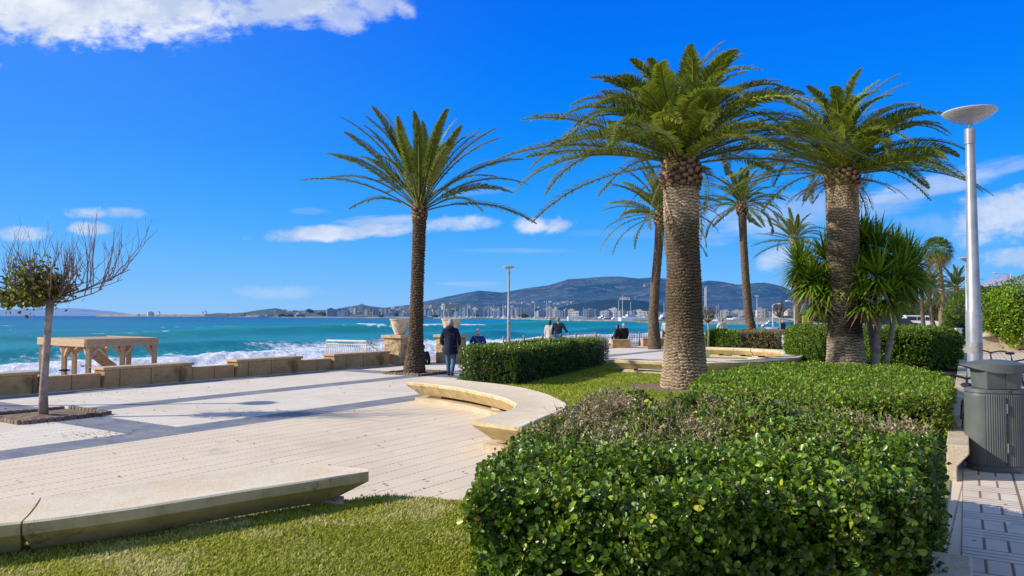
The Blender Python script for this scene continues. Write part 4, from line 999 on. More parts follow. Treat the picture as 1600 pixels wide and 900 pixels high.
for i, (u, v, Y, rx, rz, lab) in enumerate([(1402, 496, 150, 5.5, 2.2, 'olive green bushes beyond the dark parked car'), (1435, 494, 155, 6, 2.6, 'olive green trees above the parked white van'), (1345, 494, 150, 9, 2.6, 'dark green trees on the far side of the road behind the yucca'),
                                            (1290, 497, 190, 9, 2.2, 'dark green trees behind the rear thick palm trunk'), (1478, 489, 110, 4.0, 2.6, 'green tree between the low palms and the nearer shrub')]):
    q = yp(u, v, Y); bush(lab, [((q[0], Y, rz * .8), (rx, 3, rz)), ((q[0] + rx * .7, Y + 1, rz * .7), (rx * .6, 2.5, rz * .7))], 5000, .35, pal_far_t, [2, 2, 1], name='tree', cat='tree', trunk=[(0, 0, 1, .2)])

# ================================================================== THE NEARLY BARE TREE ON THE LEFT
def bare_tree():
    b = gp(72, 651)[:2]; root = empty('street_tree', (b[0], b[1], 0), 0, 'young nearly leafless tree with a thin pale trunk and a clump of brown-green leaves', 'tree')
    Yt = b[1]; zf = zpix(468, Yt)
    tp = [(0, 0, 0), (-.01, 0, .5), (.02, 0, 1.1), (.05, 0, 1.7), (.08, 0, zf)]
    MB().tube(tp, [.085, .068, .062, .058, .07], 12).build('trunk', M['treebark'], root, smooth=True)
    top = np.array([.08, 0, zf]); mb = MB(); ends = []
    def grow(p, d, L, r, lev):
        n = 5; pts = [p]; q = p.copy(); dd = d.copy()
        for i in range(n):
            dd = nrm(dd + rng.normal(0, .11, 3) + np.array([0, 0, .04 + .05 * lev])); q = q + dd * L / n; pts.append(q.copy())
        mb.tube(pts, np.linspace(r, r * .45, n + 1), 6 if lev < 2 else 4, cap=False)
        ends.append((pts, r, lev))
        if lev >= 3: return
        k = {0: 6, 1: 3, 2: 1}[lev]
        for j in range(k):
            f = rng.uniform(.2, 1.0); i = min(n - 1, int(f * n)); o = pts[i] + (pts[i + 1] - pts[i]) * rng.uniform()
            nd = nrm(dd * .55 + rng.normal(0, .42, 3) + np.array([0, 0, .75])); grow(o, nd, L * rng.uniform(.42, .78), r * .52, lev + 1)
    # main limbs: low spreading umbrella
    for a, e, L in [(0.0, .10, 1.75), (-.35, .22, 1.5), (.5, .30, 1.25), (1.9, .5, 1.0), (2.6, .30, 1.1), (3.15, .25, 1.35), (3.7, .45, 1.0), (5.1, .55, .95), (5.7, .30, 1.1), (.2, .95, .8), (6.1, .65, 1.0), (3.3, .7, 1.1)]:
        d = np.array([math.cos(a) * math.cos(e), math.sin(a) * math.cos(e), math.sin(e)]); grow(top - np.array([0, 0, rng.uniform(0, .06)]), d, L * .86, .019, 0)
    mb.build('branches', M['twig_red'], root, smooth=False)
    # remaining leaves: clumps left of and above the fork
    n = 2000; cl = [((-.30, 0, .30), (.42, .35, .33), .55), ((-.02, .1, .20), (.30, .3, .22), .25), ((-.85, 0, .06), (.28, .3, .18), .2), ((-.35, .1, .0), (.3, .3, .1), .1)]
    Pp = np.concatenate([rng.normal(0, .55, (int(n * w_), 3)) * np.array(r) + np.array(c) for c, r, w_ in cl]) + top
    m = len(Pp); d = nrm(rand_unit(m) + np.array([0, 0, -.8])); cols = palette(m, [(.05, .10, .015), (.10, .15, .02), (.16, .08, .03), (.28, .26, .03), (.10, .05, .025)], [5, 3, 3, 1, 3])
    V, Fq, C = leaves(Pp, d, rand_unit(m), rng.uniform(.05, .085, m), cols, True, .9)
    link('leaves', np_mesh('leaves', V, [Fq], C), M['leaf_soft'], root)
    # tree pit in the paving
    c, s = math.cos(RZW), math.sin(RZW)
bare_tree()
def tree_pit(label, u, v, w_, l_, mound=.06):
    b = gp(u, v)[:2]; root = empty('tree_pit', (b[0], b[1], 0), RZW, label, 'tree pit'); mb = MB(); st = .13
    for i in range(int(l_ / st)):
        for sg in (-1, 1): mb.box((-l_ / 2 + (i + .5) * st, sg * w_ / 2, .02 + rng.uniform(-.008, .008)), (st * .9, .11, .10), rz=rng.normal(0, .04))
    for i in range(int(w_ / st)):
        for sg in (-1, 1): mb.box((sg * l_ / 2, -w_ / 2 + (i + .5) * st, .02 + rng.uniform(-.008, .008)), (.11, st * .9, .10), rz=rng.normal(0, .04))
    mb.build('edging', M['cobble'], root, bevel=.012)
    n = 22; V = []; Fc = []
    for i in range(n):
        for j in range(n):
            x = (i / (n - 1) - .5) * (l_ - .1); y = (j / (n - 1) - .5) * (w_ - .1); e = min(i, j, n - 1 - i, n - 1 - j) / (n / 2)
            V.append((x, y, .012 + mound * min(1, e * 1.4) * (.7 + .5 * vnoise(np.array([[x * 4, y * 4, 3.]]))[0])))
    for i in range(n - 1):
        for j in range(n - 1): Fc.append((i * n + j, (i + 1) * n + j, (i + 1) * n + j + 1, i * n + j + 1))
    MB().add(V, Fc).build('soil', M['soil'], root, smooth=True)
tree_pit('cobble-edged square of bare soil round the young bare tree', 76, 649, 1.55, 1.5)
tree_pit('cobble-edged square of soil round the lone date palm', 652, 583, 1.5, 1.5)
# young bare trees further along
def sapling(label, u, Y, vt, w_, group=None):
    p = yp(u, 500, Y); root = empty('young_tree', (p[0], Y, 0), 0, label, 'tree', group); zt_ = zpix(vt, Y)
    MB().tube([(0, 0, 0), (.03, 0, zt_ * .4), (0, 0, zt_ * .62)], [.06, .05, .045], 8).build('trunk', M['treebark'], root, smooth=True)
    mb = MB(); top = np.array([0, 0, zt_ * .62])
    for i in range(26):
        a = i * 2.4; e = rng.uniform(.5, 1.4); d = np.array([math.cos(a) * math.cos(e), math.sin(a) * math.cos(e), math.sin(e)]); L = w_ * rng.uniform(.6, 1.1)
        q = top + d * L; mb.tube([top, top + d * L * .5 + rng.normal(0, .05, 3), q], [.028, .016, .008], 4, cap=False)
        for k in range(5):
            o_ = top + d * L * rng.uniform(.4, 1); mb.tube([o_, o_ + nrm(d + rng.normal(0, .6, 3) + np.array([0, 0, .5])) * L * .45], [.010, .005], 3, cap=False)
    mb.build('branches', M['twig'], root)
sapling('thin bare sapling just right of the nearest thick trunk', 1106, 39, 478, .9)
sapling('thin bare sapling at the right end of the far hedge', 1218, 47, 470, .9)
# ================================================================== STONE BENCHES
def resample(pts, n):
    pts = np.asarray(pts, float); d = np.concatenate([[0], np.cumsum(np.linalg.norm(np.diff(pts, axis=0), axis=1))]); d /= d[-1]
    # smooth (Catmull-Rom like) by cubic blend
    t = np.linspace(0, 1, n); fine = np.stack([np.interp(np.linspace(0, 1, 400), d, pts[:, k]) for k in range(pts.shape[1])], 1)
    for _ in range(60): fine[1:-1] = (fine[:-2] + 2 * fine[1:-1] + fine[2:]) / 4
    return np.stack([np.interp(t, np.linspace(0, 1, 400), fine[:, k]) for k in range(fine.shape[1])], 1)
def bench_slab(inn, out, t0, t1, top, lip, base, ins, e0, e1, n=40):
    """slab between two edge curves; undersides slope in; e0/e1 = how far each end is undercut"""
    I = resample(inn, 200); O = resample(out, 200); tt = np.linspace(t0, t1, n); q = np.linspace(0, 1, 200)
    g_ = lambda A, t: np.stack([np.interp(t, q, A[:, k]) for k in range(2)], 1)
    a, b = g_(I, tt), g_(O, tt); L = np.linalg.norm(np.diff((a + b) / 2, axis=0), axis=1).sum() / (t1 - t0)
    tb = np.linspace(t0 + e0 / L, t1 - e1 / L, n); ab, bb = g_(I, tb), g_(O, tb); cb = (ab + bb) / 2
    wi = np.linalg.norm(bb - ab, axis=1)[:, None]; ab2 = ab + (cb - ab) * np.minimum(.8, ins / (wi / 2)); bb2 = bb + (cb - bb) * np.minimum(.8, ins / (wi / 2))
    rows = []
    Z = lambda P_, z: np.column_stack([P_, np.full(n, z)])
    rows.append(Z(bb2, base)); rows.append(Z(b, top - lip)); rows.append(Z(b + (a - b) * .0, top - .012)); rows.append(Z(b + (a - b) * .025, top))
    for f in (.15, .32, .5, .68, .85): rows.append(Z(b + (a - b) * f, top - .016 * math.sin(math.pi * f)))
    rows.append(Z(b + (a - b) * .975, top)); rows.append(Z(a, top - .012)); rows.append(Z(a, top - lip)); rows.append(Z(ab2, base))
    m = len(rows); V = np.stack(rows, 1).reshape(-1, 3); Fc = []
    for i in range(n - 1):
        for j in range(m): 
            k = (j + 1) % m; Fc.append((i * m + j, i * m + k, (i + 1) * m + k, (i + 1) * m + j))
    Fc += [tuple(range(m)), tuple((n - 1) * m + j for j in range(m - 1, -1, -1))]
    return V, Fc, g_(I, tb), g_(O, tb)
def stone_bench(label, inn, out, segs, legs, top=.42, lip=.088, base=.17, ins=.20, ground=0.0, mats=('benchstone',), curb=True, ends=(.32, .32)):
    c0 = np.mean(np.asarray(out), 0); root = empty('stone_bench', (c0[0], c0[1], 0), 0, label, 'bench'); off_ = np.array([c0[0], c0[1], 0])
    for i, (t0, t1) in enumerate(segs):
        e0 = ends[0] if i == 0 else .03; e1 = ends[1] if i == len(segs) - 1 else .03
        V, Fc, _, _ = bench_slab(inn, out, t0, t1, top, lip, base, ins, e0, e1)
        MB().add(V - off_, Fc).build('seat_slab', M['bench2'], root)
    I = resample(inn, 200); O = resample(out, 200); q = np.linspace(0, 1, 200)
    gI = lambda t: np.array([np.interp(t, q, I[:, k]) for k in range(2)]); gO = lambda t: np.array([np.interp(t, q, O[:, k]) for k in range(2)])
    for t in legs:
        a, b = gI(t), gO(t); d = nrm(gI(t + .01) - gI(t - .01)); p0 = a + (b - a) * .26; p1 = a + (b - a) * .74; w_ = .18
        poly = [p0 - d * w_, p0 + d * w_, p1 + d * w_, p1 - d * w_]
        MB().prism([p - c0 for p in poly], .06, base + .01).build('leg', M['marble'], root, bevel=.008)
    if curb:
        tt = np.linspace(segs[0][0] + .03, segs[-1][1] - .03, 60); a = np.array([gI(t) + (gO(t) - gI(t)) * .10 for t in tt]); b = np.array([gI(t) + (gO(t) - gI(t)) * .90 for t in tt])
        mb = MB(); V = np.concatenate([np.column_stack([a, np.full(60, .085)]), np.column_stack([b, np.full(60, .085)]), np.column_stack([a, np.full(60, -.02)]), np.column_stack([b, np.full(60, -.02)])]) - off_
        Fc = [(i, i + 1, 61 + i, 60 + i) for i in range(59)] + [(i, 120 + i, 121 + i, i + 1) for i in range(59)] + [(60 + i, 61 + i, 181 + i, 180 + i) for i in range(59)] + [(0, 60, 180, 120), (59, 179, 239, 119)]
        mb.add(V, Fc).build('plinth', M['marble'], root)
    return root
# stone with pale top and olive-brown flanks: the flank tint follows the face direction
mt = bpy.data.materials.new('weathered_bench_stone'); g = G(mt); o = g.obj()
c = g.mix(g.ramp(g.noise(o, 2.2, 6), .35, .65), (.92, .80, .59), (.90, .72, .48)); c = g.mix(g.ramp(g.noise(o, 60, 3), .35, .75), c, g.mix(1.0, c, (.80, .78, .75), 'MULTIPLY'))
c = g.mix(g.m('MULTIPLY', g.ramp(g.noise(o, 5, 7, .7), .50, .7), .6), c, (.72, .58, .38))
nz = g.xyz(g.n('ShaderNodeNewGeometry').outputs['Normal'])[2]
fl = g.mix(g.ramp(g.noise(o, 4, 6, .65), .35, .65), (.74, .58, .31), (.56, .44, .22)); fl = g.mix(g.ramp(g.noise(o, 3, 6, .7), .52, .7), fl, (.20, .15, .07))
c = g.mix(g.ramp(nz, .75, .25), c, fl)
hn = g.m('ADD', g.noise(o, 120, 5, .7), g.m('MULTIPLY', g.noise(o, 12, 5), 1.2))
g.pbr(c, .9, normal=g.bump(hn, .5, .008), spec=.2); M['bench2'] = mt

Q = lambda L, z=.42: [gp(u, v, z)[:2] for u, v in L]
in1 = [(-5.6, 4.9)] + Q([(-150, 797), (0, 781), (72, 773), (280, 744), (360, 734), (440, 725), (500, 723), (577, 731)])
out1 = [(-5.2, 4.35)] + Q([(-150, 835), (0, 816), (72, 809), (216, 790), (400, 761), (490, 748), (540, 740), (578, 734.5)])
I_ = resample(in1, 200); tj = np.argmin(np.abs(800 + F * I_[:, 0] / I_[:, 1] - 72)) / 199
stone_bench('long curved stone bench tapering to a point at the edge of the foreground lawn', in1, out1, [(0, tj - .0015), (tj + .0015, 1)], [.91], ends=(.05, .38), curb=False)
in2 = Q([(635, 596.4), (680, 600), (720, 606), (760, 614), (790, 622), (806, 630), (800, 638), (770, 647), (737, 656)])
out2 = Q([(670, 588.5), (720, 593), (780, 599), (820, 605), (860, 616), (887, 630), (884, 638), (850, 650), (815, 666)])
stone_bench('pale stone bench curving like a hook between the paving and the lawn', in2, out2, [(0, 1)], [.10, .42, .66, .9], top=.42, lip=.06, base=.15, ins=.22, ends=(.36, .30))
o3 = Q([(947, 561.5), (1033, 565), (1100, 567), (1147, 566), (1210, 563), (1249, 558), (1260, 552), (1242, 547.5), (1174, 543.8), (1103, 541.8)])
o3 = resample(o3, 40); t3 = nrm(np.gradient(o3, axis=0)); i3 = o3 + np.stack([-t3[:, 1], t3[:, 0]], 1) * .8
stone_bench('far C-shaped stone bench round its own paved bay beyond the thick palm', i3, o3, [(0, .33), (.332, .66), (.662, .84), (.842, 1)], [.04, .2, .36, .52, .66, .75, .84, .9, .96], lip=.09, base=.16, ins=.16, ends=(.2, .2))

# ================================================================== SEAWALL
def along(name, label, cat, s0, s1, o0, o1, z0, z1, mat, cap=None, capmat=None, group=None, rough_end=False, bev=.015):
    c = wp((s0 + s1) / 2, 0); root = empty(name, (c[0], c[1], 0), RZW, label, cat, group); L = s1 - s0
    zc_ = z1 - (.075 if cap else 0)
    MB().box((0, (o0 + o1) / 2, (z0 + zc_) / 2), (L - (.04 if cap else 0), o1 - o0, zc_ - z0)).build('wall_body', mat, root, bevel=bev)
    if cap: MB().box((0, (o0 + o1) / 2, zc_ + .0385), (L + .06, o1 - o0 + cap, .073)).build('coping', capmat or M['seacap'], root, bevel=bev)
    return root
blocks = [(-420, -170, 'stone seat block of the sea wall nearest the camera, beyond the left edge'), (-95, 60, 'mossy stone seat block of the sea wall at the left edge of the picture'), (161, 299, 'long stone seat block of the sea wall in front of the timber platform'),
          (368, 469, 'stone seat block of the sea wall midway between the platform and the white railing'), (519, 606, 'stone seat block of the sea wall ending at the pedestal, under the white railing')]
for i, (a, b_, lab) in enumerate(blocks):
    if a < -160: continue
    along('seat_wall', lab, 'wall', ws(a), ws(b_), -.12, .40, -.05, .52, M['seawall'], .06)
for (a, b_, lab) in [(60, 161, 'low sandstone wall between the two leftmost seat blocks'), (299, 368, 'short low sandstone wall right of the timber platform'), (469, 519, 'short low sandstone wall left of the white railing')]:
    along('low_wall', lab, 'wall', ws(a) + .04, ws(b_) - .04, -.04, .24, -.05, .375, M['lowwall'])
along('low_wall', 'low sandstone wall running right from the second urn pedestal behind the seated man in blue', 'wall', ws(722), ws(790), .0, .26, -.05, .40, M['lowwall'], .03)
for (u, v, L, lab) in [(805, 549, .5, 'small stone block at the foot of the slim lamp post beyond the hedge'), (831, 549, 1.2, 'stone seat block right of the slim lamp post'), (910, 545, 1.6, 'stone seat block behind the walking couple'), (971, 543.5, 1.05, 'stone block with two dark figures sitting on it'), (1021, 541, 1.3, 'stone block beside the foot of the leaning slim palm'),
                     (1051, 540, .8, 'stone block just left of the nearest thick trunk'), (1096, 534, .9, 'stone block just right of the nearest thick trunk'), (1222, 523, 1.3, 'small stone block under the seated person in blue by the far sapling')]:
    p = gp(u, v)[:2]; root = empty('stone_block', (p[0], p[1], 0), RZW - .9 if u > 940 else RZW, lab, 'stone seat')
    MB().box((0, .25, .20), (L, .5, .44)).build('block', M['seawall'], root, bevel=.02); MB().box((0, .25, .459), (L + .08, .58, .075)).build('coping', M['seacap'], root, bevel=.015)
def pedestal(u, Y, lab, labu):
    x = (u - 800) / F * Y; root = empty('pedestal', (x, Y, 0), RZW, lab, 'pedestal')
    n = 14; mb = MB(); V = []; Fc = []
    for (ax, sg) in ((0, 1), (0, -1), (1, 1), (1, -1)):
        k = len(V)
        for i in range(n):
            for j in range(n):
                a = (i / (n - 1) - .5) * .84; z = j / (n - 1) * .99; e = min(i, n - 1 - i, j, n - 1 - j) > 0
                p = [a, sg * .42] if ax else [sg * .42, a]
                d_ = .05 * vnoise(np.array([[p[0] * 6 + 5, p[1] * 6, z * 6]]))[0] + .03 * vnoise(np.array([[p[0] * 15, p[1] * 15, z * 15]]))[0]
                if e: p[0 if not ax else 1] += sg * (d_ + .02)
                V.append((p[0], p[1], z))
        for i in range(n - 1):
            for j in range(n - 1): Fc.append((k + i * n + j, k + (i + 1) * n + j, k + (i + 1) * n + j + 1, k + i * n + j + 1))
    mb.add(V, Fc).build('shaft', M['rough'], root); MB().box((0, 0, 1.05), (1.02, 1.02, .12)).build('cap', M['seacap'], root, bevel=.02)
    ur = empty('stone_urn', (x, Y, 1.112), 0, labu, 'urn')
    MB().lathe([(.19, 0), (.205, .02), (.20, .05), (.23, .12), (.29, .25), (.335, .40), (.355, .50), (.375, .56), (.39, .57), (.39, .605), (.365, .61), (.34, .60), (.32, .52)], n=40).build('bowl', M['urn'], ur, smooth=True)
    mb = MB()
    for k in range(8):
        a = k * math.pi / 4 + .3
        for j in range(5):
            b = j * 1.256; mb.ball((.338 * math.cos(a) + .04 * math.cos(b) * -math.sin(a), .338 * math.sin(a) + .04 * math.cos(b) * math.cos(a), .40 + .045 * math.sin(b)), .018, 8, 5)
    mb.build('relief', M['urn'], ur, smooth=True)
    MB().lathe([(.31, .54), (.05, .56)], n=24, cap=True).build('soil', M['soil'], ur)
pedestal(625, 28.4, 'rough stone pedestal left of the lone date palm trunk', 'round stone urn on the pedestal left of the lone date palm')
pedestal(705, 29.2, 'rough stone pedestal hidden behind the standing man', 'round stone urn on the pedestal behind the standing man')

# white railing of the beach steps
def railing():
    a = yp(511, 532, 30.0); b_ = yp(573, 533.5, 29.4); c_ = yp(592, 548, 30.6); root = empty('railing', (a[0], a[1], 0), 0, 'white metal railing with close bars behind the sea wall, left of the urns', 'railing')
    o = np.array([a[0], a[1], 0]); A, B, C_ = a - o, b_ - o, c_ - o
    MB().tube([A, B], .045, 8).tube([A - [0, 0, .13], B - [0, 0, .13]], .022, 8).tube([A - [0, 0, .72], B - [0, 0, .72]], .022, 8).build('rail', M['rail'], root)
    mb = MB()
    for i in range(23): p = A + (B - A) * i / 22; mb.tube([p - [0, 0, .14], p - [0, 0, .72]], .019, 6)
    mb.build('bars', M['rail'], root)
    for p in (A, B): MB().tube([p, p - [0, 0, 1.5]], .028, 8).build('post', M['rail'], root)
    back = np.array([.75, 1.6, 0]); D_ = B + back
    MB().tube([B, D_], .03, 8).tube([B - [0, 0, .6], D_ - [0, 0, .6]], .02, 8).tube([B + [.02, 0, -.05], C_], .025, 8).tube([D_, C_ + back], .025, 8).build('handrail', M['rail'], root)
    mb = MB()
    for i in range(1, 8): p = B + (D_ - B) * i / 8; mb.tube([p, p - [0, 0, .7]], .013, 6)
    mb.build('bars', M['rail'], root)
railing()
# picket fence on the beach
def fence():
    pts = np.array([(-.42, 36.0), (3.67, 42.4), (6.2, 45.2), (9.0, 46.6), (12.6, 49.0)]); root = empty('picket_fence', (-.42, 36, 0), 0, 'weathered white picket fence along the top of the beach behind the walkers', 'fence')
    d = np.concatenate([[0], np.cumsum(np.linalg.norm(np.diff(pts, axis=0), axis=1))]); n = int(d[-1] / .13); mb = MB()
    o = np.array([-.42, 36]); vv = []
    for i in range(n):
        t = d[-1] * i / n; p = np.array([np.interp(t, d, pts[:, k]) for k in range(2)]) - o; h = .78 + .10 * vnoise(np.array([[t * 1.5, 0, 0.]]))[0] + rng.normal(0, .02)
        tl = rng.normal(0, .03); mb.beam((p[0], p[1], -.9), (p[0] + tl, p[1], h), .055, .02)
    mb.build('pickets', M['picket'], root)
    mb = MB()
    for z in (.1, .5):
        for i in range(len(pts) - 1): mb.tube([(*(pts[i] - o), z), (*(pts[i + 1] - o), z)], .014, 5)
    mb.build('wire', M['twig'], root)
    for t in np.arange(0, d[-1], 1.9):
        p = np.array([np.interp(t, d, pts[:, k]) for k in range(2)]) - o; MB().tube([(p[0], p[1] + .04, -.9), (p[0], p[1] + .04, .84)], .045, 8).build('post', M['picket'], root)
M['picket'] = plain('weathered_picket', (.46, .41, .35), (.26, .22, .18), 14, .8)
fence()

# timber platform on the beach
def platform():
    Y0 = 32.0; N = np.array([(141 - 800) / F * Y0, Y0]); r = np.array([.616, .788]); l = np.array([-.788, .616]); Lr, Ll = 2.85, 5.1; zt_ = .83
    root = empty('timber_platform', (N[0], N[1], -1.9), 0, 'new timber lookout platform with posts and knee braces on the beach beyond the sea wall', 'platform')
    def W(a, b, z): p = r * a + l * b; return np.array([p[0], p[1], z + 1.9])
    for k, (h0, h1) in enumerate([(zt_ - .17, zt_), (zt_ - .335, zt_ - .174)]):
        zc_ = (h0 + h1) / 2; g_ = .012 * k
        MB().beam(W(-.15, -g_, zc_), W(Lr + .15, -g_, zc_), .06, h1 - h0).build('fascia', M['wood'], root)
        MB().beam(W(-.15 - g_, .035, zc_), W(-.15 - g_, Ll + .1, zc_), .06, h1 - h0).build('fascia', M['wood'], root)
        MB().beam(W(Lr + .15, .035, zc_), W(Lr + .15, Ll + .1, zc_), .06, h1 - h0).build('fascia', M['wood'], root)
    mb = MB()
    for i in range(int(Ll / .15)): mb.beam(W(-.10, .10 + i * .15, zt_ - .05), W(Lr + .10, .10 + i * .15, zt_ - .05), .135, .035)
    mb.build('deck', M['wood'], root)
    for a in (0, Lr / 2, Lr):
        for b in (.05, Ll / 2, Ll):
            if a == Lr / 2 and b == Ll / 2: continue
            pz = MB().beam(W(a, b, -1.9), W(a, b, zt_ - .34), .17, .17).build('post', M['wood'], root)
            mb = MB()
            for sa, sb in ((1, 0), (-1, 0), (0, 1), (0, -1)):
                a2, b2 = a + sa * .42, b + sb * .42
                if -.1 <= a2 <= Lr + .1 and 0 <= b2 <= Ll + .1: mb.beam(W(a + sa * .05, b + sb * .05, zt_ - .80), W(a2, b2, zt_ - .36), .10, .12)
            mb.build('knee_brace', M['wood'], root)
    for b in (2.6, 3.5): MB().beam(W(.9, b, zt_ - .3), W(3.6, b, -1.75), .07, .24).build('stair_string', M['wood'], root)
    mb = MB()
    for i in range(8):
        f = (i + .7) / 8.5; mb.beam(W(.9 + 2.7 * f, 2.6, zt_ - .25 - (zt_ + 1.5) * f), W(.9 + 2.7 * f, 3.5, zt_ - .25 - (zt_ + 1.5) * f), .22, .04)
    mb.build('steps', M['wood'], root)
platform()

# ================================================================== GARDEN KERB, WALLS AT RIGHT
def kerb(label, segs, group=None):
    c = pp(segs[0][0], 0); root = empty('garden_kerb', (c[0], c[1], 0), RZP, label, 'kerb'); prof = [(-.09, .40), (.13, .40), (.13, -.02), (.03, -.02), (.03, .16), (-.09, .31)]
    for a, b in segs:
        a -= segs[0][0] * 0; V = []
        for s in (a, b):
            for (o_, z_) in prof: V.append((s - segs[0][0] if False else s - segs[0][0], o_, z_))
        m = len(prof); Fc = [(j, (j + 1) % m, m + (j + 1) % m, m + j) for j in range(m)] + [tuple(range(m - 1, -1, -1)), tuple(range(m, 2 * m))]
        MB().add(V, Fc).build('slab', M['marble'], root, bevel=.012)
    return root
M['step'] = M['marble']
kerb('long raised stone kerb running away between the garden and the walkway past the litter bin', [(9.75 + i * 1.62, 9.75 + i * 1.62 + 1.605) for i in range(20)])
root = kerb('stone kerb block poking out under the big hedge at the bottom right corner', [(1.6, 3.4), (3.42, 5.35)])
MB().box((-.6, 0, .38), (10.7, .35, .78)).build('wall_body', M['sandwall'], tag_root := empty('garden_wall', (29.2, 35.8, 0), R(-22), 'low pale stone wall in front of the bright green shrub at the right edge', 'wall'), bevel=.04)
MB().lathe([(0.01, 0), (.42, .0), (.40, .10), (.28, .22), (.01, .30)], (-5.4, 0, .76), 14).build('rounded_end', M['sandwall'], tag_root, smooth=True)
p = yp(1493, 520, 36); MB().box((0, 0, .60), (.36, .36, 1.2)).build('shaft', M['whitepaint'], r_ := empty('pillar', (p[0], 36, 0), .3, 'squat white pillar at the end of the domed hedge', 'pillar'), bevel=.02)
MB().box((0, 0, 1.22), (.40, .40, .04)).build('cap', M['whitepaint'], r_, bevel=.008)
p = yp(1490, 516, 58); r_ = empty('windbreak', (p[0], 58, 0), 0, 'low blue fabric screen behind the squat white pillar', 'screen'); MB().box((0, 0, .55), (2.6, .04, .5)).build('cloth', plain('blue_cloth', (.02, .16, .36), None, 3, .7), r_)
for x in (-1.25, 0, 1.25): MB().tube([(x, .04, 0), (x, .04, .85)], .02, 6).build('post', M['steel'], r_)
p = yp(1258, 502, 52); r_ = empty('beach_sign', (p[0], 52, 0), 0, 'yellow upright sign board between the far palm and the yucca', 'sign'); MB().box((0, 0, 1.42), (.46, .04, .86)).build('board', plain('yellow_board', (.72, .66, .04), (.66, .60, .04), 3, .5), r_, bevel=.01)
mb = MB()
for k, w_ in enumerate((.26, .20, .28, .16)): mb.box((-.02, -.024, 1.70 - k * .16), (w_, .006, .045))
mb.build('print', M['black'], r_)
for x in (-.16, .16): MB().tube([(x, 0, 0), (x, 0, .99)], .025, 8).build('post', M['steel'], r_)
# manhole-like dark patch of a shadow casting lamp is real: the lamp stands left of the frame

# ================================================================== LITTER BIN
mt = bpy.data.materials.new('bin_grey_paint'); g = G(mt); o = g.obj()
c = g.mix(g.ramp(g.noise(o, 3, 6), .3, .7), (.105, .115, .105), (.13, .14, .125)); c = g.mix(g.m('MULTIPLY', g.ramp(g.noise(g.obj((3, 3, .8)), 4, 6, .7), .52, .75), .35), c, (.22, .21, .18))
g.pbr(c, .48, normal=g.bump(g.noise(o, 220, 3), .08, .002), spec=.4); M['bin'] = mt
def bin_outline(hw, hd, n=64, flute=0.0, p=2.6):
    r = []
    for i in range(n):
        a = 2 * math.pi * i / n; ca, sa = math.cos(a), math.sin(a)
        x = hw * abs(ca) ** (2 / p) * (1 if ca >= 0 else -1); y = hd * abs(sa) ** (2 / p) * (1 if sa >= 0 else -1); r.append((x, y))
    return r
def litter_bin():
    b = gp(1553, 738)[:2]; Yb = b[1] + .22; root = empty('litter_bin', ((1552.5 - 800) / F * Yb, Yb, 0), R(-9), 'dark grey fluted litter bin with a curved hood beside the path', 'litter bin')
    hw, hd = .332, .235
    MB().prism(bin_outline(hw * .97, hd * .97), .0, .075).build('base', M['bin'], root, bevel=.006)
    n = 420; V = []; rows = [.078, .10, .90, .925]
    for z in rows:
        for i in range(n):
            a = 2 * math.pi * i / n; (x, y) = bin_outline(hw, hd, n)[i]; 
            fl = 0.0
            if y < 0 and abs(x) < .215 and abs(x) > .012 and .09 < z < .91: fl = .0065 * (.5 - .5 * math.cos(2 * math.pi * x / .0235))
            s = 1 - (.02 if z in (rows[0], rows[-1]) else 0); V.append((x * s, (y + fl) * s, z))
    Fc = []
    for j in range(3):
        for i in range(n): Fc.append((j * n + i, j * n + (i + 1) % n, (j + 1) * n + (i + 1) % n, (j + 1) * n + i))
    Fc.append(tuple(3 * n + i for i in range(n)))
    MB().add(V, Fc).build('body', M['bin'], root)
    MB().box((0, -hd - .002, .49), (.006, .012, .80)).build('door_seam', M['black'], root)
    for z in (.30, .76): MB().tube([(.006, -hd - .008, z - .055), (.006, -hd - .008, z + .055)], .010, 8).build('hinge', M['chrome'], root)
    MB().prism(bin_outline(hw * 1.0, hd * 1.0), .93, .975, bin_outline(hw * .98, hd * .97)).build('shoulder', M['bin'], root, bevel=.006)
    MB().prism([(-.185, -.20), (.185, -.20), (.215, 0), (.185, .20), (-.185, .20), (-.215, 0)], .976, 1.24, [(-.20, -.225), (.20, -.225), (.235, 0), (.20, .225), (-.20, .225), (-.235, 0)]).build('hood_neck', M['bin'], root, bevel=.01)
    # curved lid
    nx, ny = 33, 13; V = []; 
    for lay in (0, 1):
        for i in range(nx):
            for j in range(ny):
                x = (i / (nx - 1) - .5) * 2; y = (j / (ny - 1) - .5) * 2; hx = .365; hy = .06 + .215 * (1 - abs(x) ** 2.4)
                px, py = x * hx, y * hy
                ztop = 1.262 + .060 * (1 - x * x) - .050 * (1 - x * x) * y * y; zbot = 1.245 - .075 * (1 - x * x) * (1 if abs(y) > .8 else .8)
                V.append((px, py, ztop if lay else zbot))
    Fc = []; q = nx * ny
    for i in range(nx - 1):
        for j in range(ny - 1): k = i * ny + j; Fc += [(q + k, q + k + ny, q + k + ny + 1, q + k + 1), (k, k + 1, k + ny + 1, k + ny)]
    for i in range(nx - 1): k = i * ny; Fc += [(k, k + ny, q + k + ny, q + k), (k + ny - 1, q + k + ny - 1, q + k + 2 * ny - 1, k + 2 * ny - 1)]
    for j in range(ny - 1): k = (nx - 1) * ny + j; Fc += [(j, q + j, q + j + 1, j + 1), (k, k + 1, q + k + 1, q + k)]
    MB().add(V, Fc).build('lid', M['bin'], root, smooth=True, auto=True)
    MB().box((0, -.245, 1.09), (.004, .01, .26)).build('hood_seam', M['black'], root)
litter_bin()

